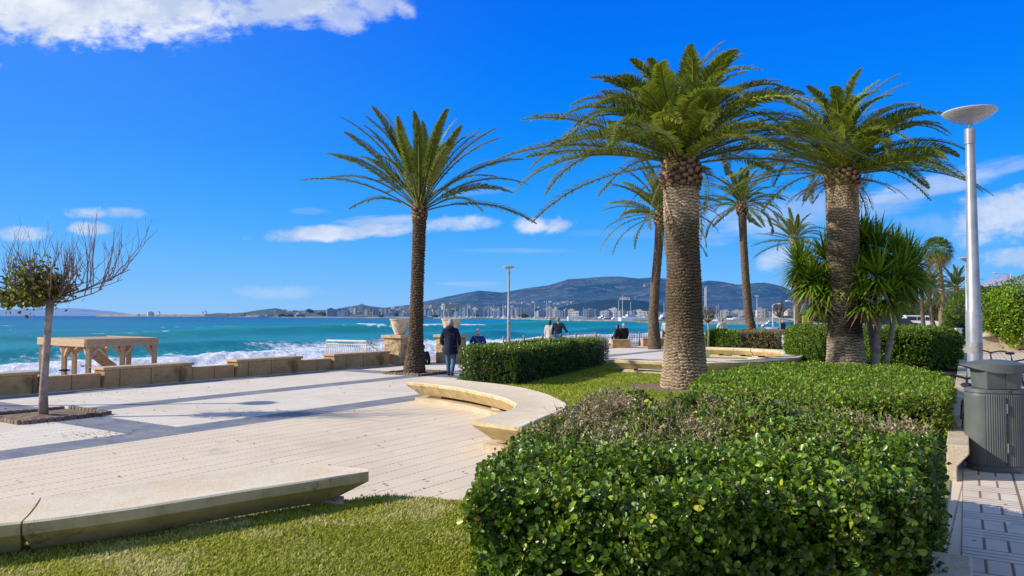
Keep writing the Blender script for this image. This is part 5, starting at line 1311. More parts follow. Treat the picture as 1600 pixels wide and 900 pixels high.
# ================================================================== STREET LAMPS
mt = bpy.data.materials.new('lamp_bowl'); g = G(mt)
p_ = g.pbr((.72, .70, .70), .12, spec=.6, finish=False); tr = g.n('ShaderNodeBsdfTransparent'); tr.inputs[0].default_value = (.9, .9, .92, 1); mx = g.n('ShaderNodeMixShader'); mx.inputs[0].default_value = .5
lw = g.n('ShaderNodeLayerWeight'); lw.inputs[0].default_value = .35; g.l(g.m('ADD', g.m('MULTIPLY', lw.outputs[1], .6), .16), mx.inputs[0]); g.l(tr.outputs[0], mx.inputs[1]); g.l(p_, mx.inputs[2]); g.out(mx.outputs[0]); M['bowl'] = mt
M['tape'] = plain('worn_sticker', (.40, .39, .37), (.28, .27, .26), 25, .8)
M['lampgrey'] = plain('lamp_disc', (.50, .47, .47), (.42, .39, .39), 2, .5)
def lamp(label, x, y, h=4.8, group=None):
    root = empty('street_lamp', (x, y, 0), 0, label, 'street lamp', group)
    MB().lathe([(.155, 0), (.155, .018), (.13, .03)], n=28).build('base_plate', M['steel'], root)
    MB().lathe([(.102, .03), (.098, 1.9), (.094, 1.92), (.086, 1.94), (.060, h - .42)], n=28).build('pole', M['steel'], root, smooth=True, auto=True)
    MB().lathe([(.072, h - .56), (.072, h - .34)], n=28).build('collar', M['steel'], root, smooth=True, auto=True)
    MB().lathe([(.05, h - .275), (.10, h - .26), (.24, h - .195), (.335, h - .125), (.362, h - .085), (.355, h - .075), (.32, h - .105), (.22, h - .165), (.05, h - .235)], n=48, cap=False).build('bowl', M['bowl'], root, smooth=True)
    MB().lathe([(.001, h - .045), (.20, h - .055), (.352, h - .078), (.352, h - .088), (.001, h - .085)], n=48, cap=False).build('top_disc', M['whitepaint'], root, smooth=True)
    MB().lathe([(.001, h - .115), (.215, h - .115), (.225, h - .10), (.22, h - .092), (.001, h - .092)], n=40, cap=False).build('reflector', M['lampgrey'], root, smooth=True)
    MB().lathe([(.02, h - .34), (.02, h - .12)], n=10).build('stem', M['steel'], root)
    MB().box((0, -.103, .72), (.09, .012, .34)).build('access_door', M['lampgrey'], root, bevel=.004)
    MB().lathe([(.1005, 1.30), (.1000, 1.46)], n=28, cap=False).build('old_sticker_band', M['tape'], root, smooth=True)
    return root
LY = 10.75
l1 = lamp('tall silver lamp post with a shallow glass dish right behind the litter bin', (1521.5 - 800) / F * LY, LY, 1.85 + (493 - 163) * LY / F)
for (lab, u, vt) in [('slim silver lamp post rising beyond the hedge near the seated man in blue', 795, 415), ('second lamp post, mostly hidden behind the nearest one', 1511, 401), ('third lamp post, a thin line behind the two nearer ones', 1509, 446), ('small distant lamp post right of the curved-foot palm', 1183, 461.5)]:
    Yl = (4.9 - 1.85) * F / (493 - vt); c = copy_tree(l1); c.location = ((u - 800) / F * Yl, Yl, 0); c['label'] = lab
c = copy_tree(l1); c.location = (-13.75, 14.9, 0); c['label'] = 'silver lamp post standing left of the picture'
def arm_lamp(label, u, vt, Y, side, arm, cls='street_light'):
    p = yp(u, vt, Y); root = empty('street_light', (p[0], Y, 0), 0, label, 'street light'); h = p[2]
    MB().tube([(0, 0, 0), (0, 0, h)], [.11, .06], 8).build('pole', M['whitepaint'], root, smooth=True)
    MB().tube([(0, 0, h * .97), (side * arm * .5, 0, h + .15), (side * arm, 0, h + .18)], .045, 6).build('arm', M['whitepaint'], root)
    MB().ball((side * arm, 0, h + .16), .5, 10, 6, (1.0, .5, .22)).build('lamp_head', M['whitepaint'], root, smooth=True)
arm_lamp('white road light with a short arm between the far lamp post and the yucca', 1207, 476, 120, 1, .9)
arm_lamp('white road light whose head shows at the left edge of the yucca', 1241, 472, 110, -1, .9)
arm_lamp('tall white road light with a long arm against the distant mountain', 1580, 428, 150, -1, 3.2)
arm_lamp('white road light low behind the right shrub with a curved arm', 1578, 452, 120, -1, 2.6)

# ================================================================== BICYCLES
def bicycle(label, loc, rz, lean=0.0, steer=.3, blue=False):
    root = empty('bicycle', loc, rz, label, 'bicycle'); fr = M['black']
    def wheel(x, y=0, rz_=0):
        t = MB().torus((0, 0, 0), .325, .022, n=36).build('wheel', M['rubber'], root, (x, y, .345), rz_, smooth=True)
        MB().torus((0, 0, 0), .298, .010, n=36, m=5).build('rim', M['chrome'], t)
        mb = MB()
        for k in range(20): a = k * math.pi / 10; mb.tube([(.02 * math.cos(a), .02 * (-1) ** k, .02 * math.sin(a)), (.295 * math.cos(a), 0, .295 * math.sin(a))], .0018, 3, cap=False)
        mb.tube([(0, -.045, 0), (0, .045, 0)], .018, 8).build('spokes', M['chrome'], t)
    wheel(-.52); wheel(.54, 0, steer)
    mb = MB(); bb = (-.08, 0, .29); st = (-.22, 0, .82); hd = (.36, 0, .86); hd2 = (.40, 0, .70)
    for a, b in ((bb, st), (bb, hd2), ((-.20, 0, .74), (.37, 0, .80)), (hd, hd2)): mb.tube([a, b], .019, 8)
    for s in (-.05, .05): mb.tube([(-.52, s, .345), (bb[0], s * .6, bb[2])], .010, 6).tube([(-.52, s, .345), (-.20, s * .3, .72)], .009, 6)
    mb.build('frame', fr, root, smooth=True)
    mb = MB()
    for s in (-.055, .055): mb.tube([(.54, s, .345), (.44, s, .66), (.40, 0, .72)], .012, 6)
    mb.tube([(.36, 0, .86), (.34, 0, .97)], .015, 8).build('fork', fr, root)
    hb = MB(); c, s_ = math.cos(steer), math.sin(steer)
    P_ = [(-.02, -.31, 1.02), (.03, -.20, 1.03), (.02, 0, .98), (.03, .20, 1.03), (-.02, .31, 1.02)]
    hb.tube([(.34 + x * c - y * s_, x * s_ + y * c, z) for x, y, z in P_], .017, 8).build('handlebar', fr, root, smooth=True)
    g_ = MB()
    for y in (-1, 1): g_.tube([(.34 + (-.02) * c - y * .31 * s_, -.02 * s_ + y * .31 * c, 1.02), (.34 - .03 * c - y * .20 * s_, -.03 * s_ + y * .20 * c, 1.025)], .018, 8)
    g_.build('grips', M['rubber'], root)
    MB().ball((-.26, 0, .94), .5, 12, 6, (.28, .15, .07)).tube([st, (-.25, 0, .93)], .012, 6).build('saddle', M['rubber'], root, smooth=True)
    MB().torus((-.08, .05, .29), .09, .006, n=20, m=5).tube([(-.08, .07, .29), (-.02, .08, .13)], .008, 6).tube([(-.08, -.07, .29), (-.14, -.08, .45)], .008, 6).box((-.02, .13, .13), (.09, .09, .02)).box((-.14, -.13, .45), (.09, .09, .02)).build('crank', M['chrome'], root)
    root.rotation_euler = (lean, 0, rz); return root
bicycle('black bicycle parked behind the litter bin with its handlebar above the hood', (10.95, 17.3, 0), R(35), .06, .5)
bicycle('black bicycle at the right edge of the picture behind the litter bin', (12.25, 17.9, 0), R(20), -.05, -.4)
bicycle('black bicycle standing end-on in the gap between the stone kerb and the litter bin', (6.06, 9.97, 0), math.pi / 2 - AP, .04, .15)
bicycle('dark bicycle seen behind the low wall under the timber platform', (-12.0, 20.4, -.58), R(28), .05, .7)

# ================================================================== PEOPLE
def skin_mesh(verts, edges, rad, root_i, sub=2):
    me = bpy.data.meshes.new('sk'); me.from_pydata([tuple(v) for v in verts], edges, []); me.update()
    ob = bpy.data.objects.new('sk', me); COL.objects.link(ob)
    ob.modifiers.new('s', 'SKIN'); ss = ob.modifiers.new('u', 'SUBSURF'); ss.levels = sub; ss.render_levels = sub
    for i, r in enumerate(rad):
        sv = me.skin_vertices[0].data[i]; sv.radius = (r, r) if np.isscalar(r) else r; sv.use_root = (i == root_i)
    dg = bpy.context.evaluated_depsgraph_get(); out = bpy.data.meshes.new_from_object(ob.evaluated_get(dg)); bpy.data.objects.remove(ob); return out
def fabric(name, c, c2=None, rough=.85): return plain(name, c, c2 or tuple(q * .6 for q in c), 9, rough, .4, 30, lo=.3, hi=.7)
SKIN = plain('skin', (.50, .30, .21), (.42, .24, .17), 6, .55)
def person(label, loc, rz, top, bottom, hair, pose='stand', coat=.0, arms=None, shoe=None, scale=1.0, hood=False, headturn=0.0, legs=None, long_hair=False, pack=None, hat=None, shorts=False, lean=0.0, bag=None):
    root = empty('person', loc, rz, label, 'person'); root.scale = (scale,) * 3
    sit = pose == 'sit'; pz = .10 if sit else .93
    if sit: J = dict(pel=(0, 0, pz), hipL=(-.10, .02, pz), hipR=(.10, .02, pz), kneL=(-.12, .44, pz + .02), kneR=(.12, .44, pz + .02), ankL=(-.12, .46, pz - .40), ankR=(.12, .48, pz - .40))
    else:
        J = dict(pel=(0, 0, pz), hipL=(-.10, 0, pz - .04), hipR=(.10, 0, pz - .04), kneL=(-.11, .03, .50), kneR=(.11, .02, .50), ankL=(-.11, 0, .09), ankR=(.12, -.02, .09))
        if legs == 'walk': J.update(kneL=(-.10, .16, .52), ankL=(-.10, .22, .10), kneR=(.10, -.02, .49), ankR=(.10, -.28, .14))
    z0 = pz; ly = lean
    J.update(wai=(0, .02 + ly * .3, z0 + .17), che=(0, .0 + ly * .8, z0 + .40), nek=(0, .01 + ly, z0 + .54), hed=(0, .03 + ly * 1.1, z0 + .66), shL=(-.185, ly * .9, z0 + .47), shR=(.185, ly * .9, z0 + .47))
    A = arms or ((-.25, .0, -.28), (-.25, .10, -.50)), ((.25, .0, -.28), (.25, .10, -.50))
    A = arms if arms else A
    for s, (e, w_) in zip('LR', A): 
        J['el' + s] = (e[0], e[1] + ly * .9, z0 + .47 + e[2]); J['wr' + s] = (w_[0], w_[1] + ly * .8, z0 + .47 + w_[2])
    K = {k: np.array(v, float) for k, v in J.items()}
    # body
    names = ['pel', 'wai', 'che', 'nek', 'hed', 'hipL', 'kneL', 'ankL', 'hipR', 'kneR', 'ankR', 'shL', 'elL', 'wrL', 'shR', 'elR', 'wrR']
    rd = dict(pel=(.13, .10), wai=(.12, .09), che=(.135, .10), nek=.052, hed=.06, hipL=.085, kneL=.055, ankL=.038, hipR=.085, kneR=.055, ankR=.038, shL=.055, elL=.042, wrL=.027, shR=.055, elR=.042, wrR=.027)
    V = [K[n] for n in names]; I = {n: i for i, n in enumerate(names)}; Rr = [rd[n] for n in names]
    E = [(I[a], I[b]) for a, b in (('pel', 'wai'), ('wai', 'che'), ('che', 'nek'), ('nek', 'hed'), ('pel', 'hipL'), ('hipL', 'kneL'), ('kneL', 'ankL'), ('pel', 'hipR'), ('hipR', 'kneR'), ('kneR', 'ankR'), ('che', 'shL'), ('shL', 'elL'), ('elL', 'wrL'), ('che', 'shR'), ('shR', 'elR'), ('elR', 'wrR'))]
    for s in 'LR':
        w_ = K['wr' + s]; d = nrm(w_ - K['el' + s]); sx = nrm(np.cross(d, [1, 0, 0])); palm_ = w_ + d * .075
        V.append(palm_); Rr.append((.034, .018)); pi_ = len(V) - 1; E.append((I['wr' + s], pi_))
        for k in range(4):
            o_ = sx * (k - 1.5) * .020; ln = (.062, .075, .070, .055)[k]; cu = np.array([(.02 if s == 'L' else -.02), 0, 0])
            V.append(palm_ + o_ + d * ln * .55); Rr.append(.0088); E.append((pi_, len(V) - 1)); V.append(palm_ + o_ + d * ln + cu); Rr.append(.0075); E.append((len(V) - 2, len(V) - 1))
        V.append(w_ + d * .045 - sx * .045); Rr.append(.011); E.append((I['wr' + s], len(V) - 1)); V.append(w_ + d * .075 - sx * .062); Rr.append(.009); E.append((len(V) - 2, len(V) - 1))
    me = skin_mesh(V, E, Rr, 0, 2)
    # head with brow, nose, ears joined into the body mesh
    import bmesh
    bm = bmesh.new(); bm.from_mesh(me); hc = K['hed'] + np.array([0, .01, .02]); tmp = bmesh.new(); bmesh.ops.create_uvsphere(tmp, u_segments=20, v_segments=14, radius=1)
    for v in tmp.verts:
        x, y, z = v.co; z2 = z * .125; y2 = y * .098 * (1 - .10 * min(0, z)); x2 = x * .078 * (1 + .18 * min(0, z) if z < 0 else 1)
        if y > .9 and abs(z + .1) < .2 and abs(x) < .3: y2 += .020
        if y > .75 and .15 < z < .45 and abs(abs(x) - .42) < .16: y2 -= .008
        if abs(x) > .95 and abs(z) < .3: x2 *= 1.14
        c, s = math.cos(headturn), math.sin(headturn); v.co = (hc[0] + x2 * c - y2 * s, hc[1] + x2 * s + y2 * c, hc[2] + z2)
    tm = bpy.data.meshes.new('t'); tmp.to_mesh(tm); bm.from_mesh(tm); bm.to_mesh(me); bm.free(); tmp.free(); bpy.data.meshes.remove(tm)
    me.polygons.foreach_set('use_smooth', np.ones(len(me.polygons), bool)); link('body', me, SKIN, root)
    # jacket
    hem = K['pel'] + np.array([0, 0, .02 - coat if not sit else .0]); nm_ = ['hem', 'wai', 'che', 'nek', 'shL', 'elL', 'wrL', 'shR', 'elR', 'wrR']; KK = dict(K); KK['hem'] = hem; KK['nek'] = K['nek'] + np.array([0, 0, -.03])
    for s in 'LR': KK['wr' + s] = K['wr' + s] - nrm(K['wr' + s] - K['el' + s]) * .01
    jr = dict(hem=(.205, .155), wai=(.185, .145), che=(.19, .14), nek=(.078, .078), shL=.092, elL=.070, wrL=.052, shR=.092, elR=.070, wrR=.052)
    ix = {n: i for i, n in enumerate(nm_)}; E = [(ix[a], ix[b]) for a, b in (('hem', 'wai'), ('wai', 'che'), ('che', 'nek'), ('che', 'shL'), ('shL', 'elL'), ('elL', 'wrL'), ('che', 'shR'), ('shR', 'elR'), ('elR', 'wrR'))]
    jm = skin_mesh([KK[n] for n in nm_], E, [jr[n] for n in nm_], 1, 2); jm.polygons.foreach_set('use_smooth', np.ones(len(jm.polygons), bool)); j = link('jacket', jm, top, root)
    if coat > .1:
        zt2, zb2 = K['wai'][2] + .02, K['pel'][2] - coat + .02; m_ = MB().lathe([(.92, zt2), (.98, K['pel'][2]), (1.10, zb2 + .02), (1.08, zb2), (.9, zb2 + .03)], n=26, cap=False); vv = np.concatenate(m_.V); vv[:, 0] *= .205; vv[:, 1] *= .182; vv[:, 1] += .01
        vv[:, :2] *= 1 + .03 * np.sin(np.arctan2(vv[:, 1], vv[:, 0]) * 7)[:, None]; MB().add(vv, m_.F4).build('coat_skirt', top, j, smooth=True)
    if hood: MB().ball(K['nek'] + np.array([0, -.10, -.01]), 1, 14, 8, (.145, .095, .09)).build('hood', top, j, smooth=True)
    if pack: MB().ball(K['che'] + np.array([0, -.20, -.12]), 1, 14, 9, (.16, .11, .22)).build('backpack', pack, root, smooth=True)
    if bag: MB().tube([K['shL'] + np.array([0, -.10, .06]), K['che'] + np.array([0, -.165, -.05]), K['wai'] + np.array([.17, -.13, 0])], .018, 6).build('bag_strap', bag, root)
    # trousers
    nm_ = ['pel', 'hipL', 'kneL', 'ankL', 'hipR', 'kneR', 'ankR']; KK = dict(K)
    if shorts:
        for s in 'LR': KK['ank' + s] = K['kne' + s] * .6 + K['ank' + s] * .4; 
    tr_ = dict(pel=((.128, .090) if coat > .1 else (.160, .120)), hipL=.108, kneL=.078, ankL=.062, hipR=.108, kneR=.078, ankR=.062); ix = {n: i for i, n in enumerate(nm_)}
    E = [(ix[a], ix[b]) for a, b in (('pel', 'hipL'), ('hipL', 'kneL'), ('kneL', 'ankL'), ('pel', 'hipR'), ('hipR', 'kneR'), ('kneR', 'ankR'))]
    tm = skin_mesh([KK[n] for n in nm_], E, [tr_[n] for n in nm_], 0, 2); tm.polygons.foreach_set('use_smooth', np.ones(len(tm.polygons), bool)); link('trousers', tm, bottom, root)
    for s in 'LR':
        a = K['ank' + s]; MB().ball((a[0], a[1] + .06, a[2] - .045), 1, 12, 8, (.048, .135, .048)).build('shoe', shoe or M['shoe'], root, smooth=True)
    # hair
    c, s = math.cos(headturn), math.sin(headturn); mb = MB(); back = np.array([s * .022, -c * .022, .022])
    mb.ball(hc + back, 1, 18, 12, (.088, .100, .118))
    if long_hair: mb.ball(hc + back * 2.2 + np.array([0, 0, -.12]), 1, 14, 10, (.085, .065, .17))
    mb.build('hair', hair, root, smooth=True)
    if hat: MB().lathe([(.16, .02), (.155, .03), (.10, .045), (.095, .12), (.01, .14)], hc + np.array([0, 0, .02]), 20).build('hat', hat, root, smooth=True)
    return root
M['shoe'] = plain('dark_shoe', (.05, .035, .03), (.03, .02, .02), 8, .6)
NAVY = fabric('navy_coat', (.006, .011, .045)); BLUEJ = fabric('blue_jacket', (.012, .045, .30)); JEANS = fabric('blue_jeans', (.10, .19, .32), (.05, .11, .22)); DJ = fabric('dark_jeans', (.03, .08, .20))
CREAM = fabric('cream_coat', (.66, .62, .55), (.55, .50, .44)); BLK = fabric('black_cloth', (.012, .012, .015)); GREYH = plain('grey_hair', (.55, .53, .50), (.35, .33, .31), 30, .7, .4, 80); DARKH = plain('dark_hair', (.05, .03, .02), (.03, .02, .012), 30, .6, .4, 80); BLONDH = plain('blond_hair', (.40, .26, .12), (.28, .17, .08), 30, .6, .4, 80)
p = gp(704, 588)[:2]
person('grey-haired man in a hooded navy coat and jeans walking away past the hedge', (p[0], p[1], 0), R(-6), NAVY, JEANS, GREYH, arms=(((-.27, -.02, -.27), (-.25, .09, -.46)), ((.27, -.03, -.27), (.26, .08, -.46))), coat=.27, hood=True, legs='walk', headturn=-.4, scale=1.0)
p = yp(747, 545, 29.6); person('white-haired person in a bright blue jacket sitting on the low wall', (p[0], p[1], .40), R(5), BLUEJ, BLK, GREYH, 'sit', arms=(((-.30, .06, -.22), (-.16, .26, -.30)), ((.30, .06, -.22), (.16, .26, -.30))), bag=fabric('grey_strap', (.25, .25, .27)), scale=1.0)
p = yp(661, 545, 28.0); person('person in black sitting on the steps, half hidden by the lone date palm trunk', (p[0], p[1], -.10), R(10), BLK, BLK, DARKH, 'sit', pack=fabric('black_pack', (.02, .025, .04)), scale=.95)
p = yp(859, 545, 35.8); person('dark-haired woman in a long cream coat walking beside a companion', (p[0], p[1], 0), R(-20), CREAM, CREAM, DARKH, arms=(((-.25, .03, -.26), (-.25, .06, -.50)), ((.22, .0, -.27), (.20, .1, -.48))), coat=.45, legs='walk', long_hair=True, scale=.94)
p = yp(872, 545, 35.2); person('person in dark jacket and blue jeans walking beyond the hedge, one arm held out', (p[0], p[1], 0), R(-12), NAVY, fabric('bright_jeans', (.03, .14, .36)), BLONDH, arms=(((-.26, .0, -.27), (-.28, .06, -.50)), ((.33, -.05, -.22), (.47, -.10, -.40))), coat=.02, legs='walk', scale=1.02)
p = gp(968, 543.5)[:2]; person('long-haired person in black sitting on the stone block, left of a companion', (p[0], p[1] + .38, .50), R(40), BLK, BLK, DARKH, 'sit', long_hair=True, lean=.05, scale=.93)
p = gp(975, 543.5)[:2]; person('grey-haired person in black sitting on the stone block, right of a companion', (p[0] + .05, p[1] + .42, .50), R(15), BLK, BLK, GREYH, 'sit', scale=1.0)
p = yp(1041, 545, 42.5); person('person in a white shirt and dark shorts half hidden behind the nearest thick trunk', (p[0], p[1], 0), R(-30), fabric('white_shirt', (.62, .66, .74)), BLK, DARKH, shorts=True, legs='walk', scale=.98)
p = yp(1128, 520, 49); person('blond woman in a white jacket sitting beyond the far low hedge', (p[0], p[1], .72), R(10), fabric('white_jacket', (.72, .70, .64), (.6, .58, .52)), CREAM, BLONDH, 'sit', arms=(((-.30, .05, -.24), (-.20, .22, -.34)), ((.30, .05, -.24), (.20, .22, -.34))), scale=1.05)
p = gp(1225, 523)[:2]; person('person in a dark blue jacket sitting on the small stone block by the far sapling', (p[0], p[1] + .35, .50), R(20), fabric('blue_jacket_dark', (.015, .03, .12)), BLK, GREYH, 'sit', scale=1.05)
p = yp(1195, 530, 52); person('person in dark clothes and a white sun hat sitting low behind the far hedge', (p[0], p[1], .28), R(60), BLK, BLK, DARKH, 'sit', hat=M['whitepaint'], lean=.1)

# ================================================================== VEHICLES
GLASS = plain('car_glass', (.02, .025, .03), (.03, .035, .04), 2, .08)
def car(label, name, cat, loc, rz, paint, prof, win, L=4.6, Wd=1.8):
    root = empty(name, loc, rz, label, cat); mb = MB(); n = len(prof); V = []
    for y, s in ((-Wd / 2, 1), (-Wd / 2 * .82, 0), (Wd / 2 * .82, 0), (Wd / 2, 1)):
        for x, z in prof:
            yy_ = y if (z < 1.0) else y * (.98 if s == 0 else .86); V.append((x, yy_, z))
    Fc = []
    for k in range(3):
        for i in range(n): Fc.append((k * n + i, k * n + (i + 1) % n, (k + 1) * n + (i + 1) % n, (k + 1) * n + i))
    Fc += [tuple(range(n - 1, -1, -1)), tuple(3 * n + i for i in range(n))]
    mb.add(V, Fc).build('body', paint, root, bevel=.03)
    for sgn in (-1, 1):
        for w_ in win: 
            m = len(w_); V = [(x, sgn * (Wd / 2 * .935 if z < 1.25 else Wd / 2 * .875), z) for x, z in w_] + [(x, sgn * (Wd / 2 * .60), z) for x, z in w_]
            MB().add(V, [tuple(range(m)), tuple(range(2 * m - 1, m - 1, -1))] + [(i, (i + 1) % m, m + (i + 1) % m, m + i) for i in range(m)]).build('window', GLASS, root)
    for x in (-L * .31, L * .31):
        for y in (-Wd / 2 + .08, Wd / 2 - .08):
            t = MB().torus((0, 0, 0), .25, .085, n=24, m=8).build('wheel', M['rubber'], root, (x, y, .33), smooth=True); MB().tube([(0, -.05, 0), (0, .05, 0)], .2, 16).build('rim', M['chrome'], t)
    for y in (-Wd * .36, Wd * .36): MB().box((prof[0][0] * 0 + L / 2 - .10, y, .72), (.12, .3, .14)).build('headlight', M['chrome'], root)
    for x, z, w_ in [(L * .14, 1.42, 1)]: pass
    return root
vanp = [(-2.35, .35), (2.3, .35), (2.35, .75), (2.1, 1.0), (1.55, 1.15), (.85, 1.85), (-2.2, 1.9), (-2.38, 1.0)]
carp = [(-2.2, .30), (2.2, .30), (2.25, .68), (1.9, .86), (1.0, .98), (.35, 1.50), (-1.35, 1.54), (-2.05, 1.05), (-2.25, .8)]
PW = plain('white_car_paint', (.78, .78, .78), (.72, .72, .72), 1, .25); PD = plain('dark_car_paint', (.015, .02, .03), (.02, .025, .035), 1, .2); PB = plain('silver_blue_paint', (.35, .42, .48), (.32, .38, .44), 1, .25)
vw = [[(-2.0, 1.15), (-.75, 1.15), (-.75, 1.70), (-2.0, 1.72)], [(-.65, 1.15), (.35, 1.15), (.35, 1.68), (-.65, 1.70)], [(.45, 1.15), (1.25, 1.15), (.82, 1.64), (.45, 1.66)]]
cw = [[(-1.6, 1.02), (-.45, 1.02), (-.45, 1.42), (-1.2, 1.42)], [(-.35, 1.02), (.75, 1.02), (.28, 1.40), (-.35, 1.42)]]
def cp(u, Y): return ((u - 800) / F * Y, Y, 0)
car('white minivan parked beyond the domed hedge', 'parked_van', 'van', cp(1438, 108), R(-14), PW, vanp, vw)
car('dark estate car parked in front of the white minivan', 'parked_car', 'car', cp(1412, 92), R(-28), PD, carp, cw)
car('pale blue-grey car parked right of the white minivan', 'parked_car', 'car', cp(1460, 122), R(-10), PB, carp, cw)
car('dark van parked at the left of the car row, behind the yucca', 'parked_van', 'van', cp(1388, 100), R(-20), PD, vanp, vw)
# ================================================================== THE TOWN ACROSS THE BAY
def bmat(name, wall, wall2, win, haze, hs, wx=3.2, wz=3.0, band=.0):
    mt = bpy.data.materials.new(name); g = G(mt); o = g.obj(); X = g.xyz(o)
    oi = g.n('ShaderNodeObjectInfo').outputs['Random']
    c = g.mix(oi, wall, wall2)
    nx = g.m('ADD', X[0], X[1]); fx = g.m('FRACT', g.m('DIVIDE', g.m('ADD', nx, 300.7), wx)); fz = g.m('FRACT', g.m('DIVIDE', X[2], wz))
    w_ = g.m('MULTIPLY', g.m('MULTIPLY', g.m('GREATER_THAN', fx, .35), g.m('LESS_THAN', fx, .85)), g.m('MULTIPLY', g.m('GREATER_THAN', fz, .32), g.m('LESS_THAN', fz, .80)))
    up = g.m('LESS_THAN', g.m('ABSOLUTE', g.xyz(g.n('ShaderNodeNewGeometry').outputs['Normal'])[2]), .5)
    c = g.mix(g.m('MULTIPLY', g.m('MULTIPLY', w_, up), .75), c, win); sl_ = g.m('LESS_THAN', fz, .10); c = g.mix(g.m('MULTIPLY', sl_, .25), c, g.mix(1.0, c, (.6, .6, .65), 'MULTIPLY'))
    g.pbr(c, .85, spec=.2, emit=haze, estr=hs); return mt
HZ = (.10, .28, .65)  # haze tint that far walls and foliage emit to look distant
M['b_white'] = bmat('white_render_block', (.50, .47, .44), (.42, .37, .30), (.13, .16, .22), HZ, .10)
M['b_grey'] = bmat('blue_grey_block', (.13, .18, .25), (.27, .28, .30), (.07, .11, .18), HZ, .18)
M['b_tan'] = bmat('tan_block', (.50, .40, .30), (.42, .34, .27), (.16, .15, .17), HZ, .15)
M['roof'] = plain('clay_roof', (.40, .20, .13), (.33, .17, .11), 2, .85)
MESH = {}
def bld_mesh(kind, v):
    key = (kind, v)
    if key in MESH: return MESH[key]
    r = random.Random(hash(key) % 999); mb = MB()
    if kind == 'block':
        w_, d_, h = r.uniform(.8, 1.2), .7, 1.0
        mb.box((0, 0, .42), (w_, d_, 1.16)); mb.box((r.uniform(-.2, .2), .05, 1.06), (w_ * .45, d_ * .5, .13)); mb.box((0, -d_ / 2 - .02, .42), (w_ * .5, .05, 1.0)) 
        if v % 2: mb.box((w_ * .55, .1, .30), (w_ * .5, d_ * .8, .92))
    elif kind == 'tower': mb.box((0, 0, .42), (.55, .5, 1.16)); mb.box((.05, 0, 1.04), (.25, .25, .09)); mb.box((.34, .02, .36), (.16, .36, 1.04))
    else:
        w_ = r.uniform(.9, 1.3); mb.box((0, 0, .2), (w_, .7, 1.0)); mb.box((w_ * .35, -.15, .05), (w_ * .6, .7, .8))
        V = [(-w_ / 2 - .05, -.4, .70), (w_ / 2 + .05, -.4, .70), (w_ / 2 + .05, .4, .70), (-w_ / 2 - .05, .4, .70), (-w_ / 2, 0, .98), (w_ / 2, 0, .98)]
        if v % 3: mb.add(V, [(0, 1, 5, 4), (2, 3, 4, 5), (1, 2, 5), (3, 0, 4), (3, 2, 1, 0)])
    MESH[key] = mb; return mb
def building(name, label, group, u, vb, hpx, wpx, kind, mat, Dmin=None, cat='building', rz=None, D=None):
    q = land(u, vb, Dmin) if D is None else np.array([(u - 800) / F * D, D, -.4]); D_ = q[1]; w_ = wpx * D_ / F; h = hpx * .86 * D_ / F
    mb = bld_mesh(kind, random.randrange(5)); V = np.concatenate(mb.V) * np.array([w_, w_ * .9, h]); V[:, 2] = np.where(V[:, 2] < 0, V[:, 2] * 1.0 - 2, V[:, 2])
    k = MB().add(V, mb.F4 + mb.F3); o = k.build(name, mat, None, (q[0], q[1], q[2]), rz if rz is not None else random.uniform(-.5, .5))
    tag(o, label, cat, group); return o
random.seed(11)
W_, G_, T_ = M['b_white'], M['b_grey'], M['b_tan']
def row(u0, u1, n, vb, hp, wpx_, kinds, mats, label, group, name='apartment_building', Dm=1.62):
    for i in range(n):
        u = u0 + (u1 - u0) * (i + random.uniform(.1, .9)) / n; v = random.uniform(*vb)
        building(name, label, group, u, v, random.uniform(*hp), random.uniform(*wpx_), random.choice(kinds), random.choice(mats), coastY(u) * Dm * random.uniform(1.0, 1.25))
row(660, 870, 30, (496, 497), (8, 16), (6, 14), ['block', 'block', 'tower'], [G_, G_, G_, W_], 'blue-grey apartment block behind the masts on the far shore', 'apartment blocks behind the marina')
row(520, 660, 18, (494, 496), (4, 11), (5, 11), ['block', 'tower'], [G_, W_, T_], 'small pale block on the far shore left of the date palm trunk', 'small blocks on the far shore left of the date palm')
row(865, 1060, 24, (496, 497), (8, 16), (7, 14), ['block', 'tower', 'block'], [W_, G_, G_, T_], 'pale apartment block below the dark wooded hill', 'apartment blocks below the wooded hill')
row(1085, 1250, 26, (496, 498), (6, 14), (7, 14), ['block', 'block', 'tower'], [W_, W_, T_], 'cream apartment block on the right-hand shore beyond the far hedge', 'cream blocks on the right-hand shore', Dm=2.2)
row(1250, 1420, 18, (495, 497), (6, 12), (8, 16), ['block'], [W_, T_], 'pale block glimpsed between the yucca stems and palms', 'pale blocks beyond the yucca', Dm=2.2)
# villas on the slopes
row(590, 700, 40, (481, 491), (2.5, 5), (3, 6), ['house', 'house', 'block'], [W_, W_, T_], 'small pale villa on the built-up slope left of the mountain', 'villas on the slope left of the mountain', 'villa', 1.7)
row(440, 600, 20, (487, 492), (2, 3.5), (3, 6), ['house'], [W_, T_], 'tiny villa among the trees on the low left coast', 'villas on the low left coast', 'villa', 1.5)
row(700, 870, 36, (480, 491), (2.5, 5), (3, 7), ['house', 'block'], [W_, W_, T_], 'white villa at the foot of the mountain above the marina', 'villas at the foot of the mountain', 'villa', 1.7)
row(795, 835, 8, (473, 477), (2.5, 4), (3, 7), ['house'], [W_, T_], 'small cream house in the cluster high on the mountain foot', 'houses high on the mountain foot', 'villa', 2)
row(850, 900, 8, (472, 477), (2, 3.5), (3, 7), ['house'], [W_], 'small white house above the wooded hill', 'houses above the wooded hill', 'villa', 2)
row(1500, 1600, 16, (462, 470), (2.5, 5), (4, 8), ['house', 'block'], [W_, T_], 'pale house on the slope below the rocky mountain', 'houses below the rocky mountain', 'villa', 2)
one = lambda *a, **k: building(*a, **k)
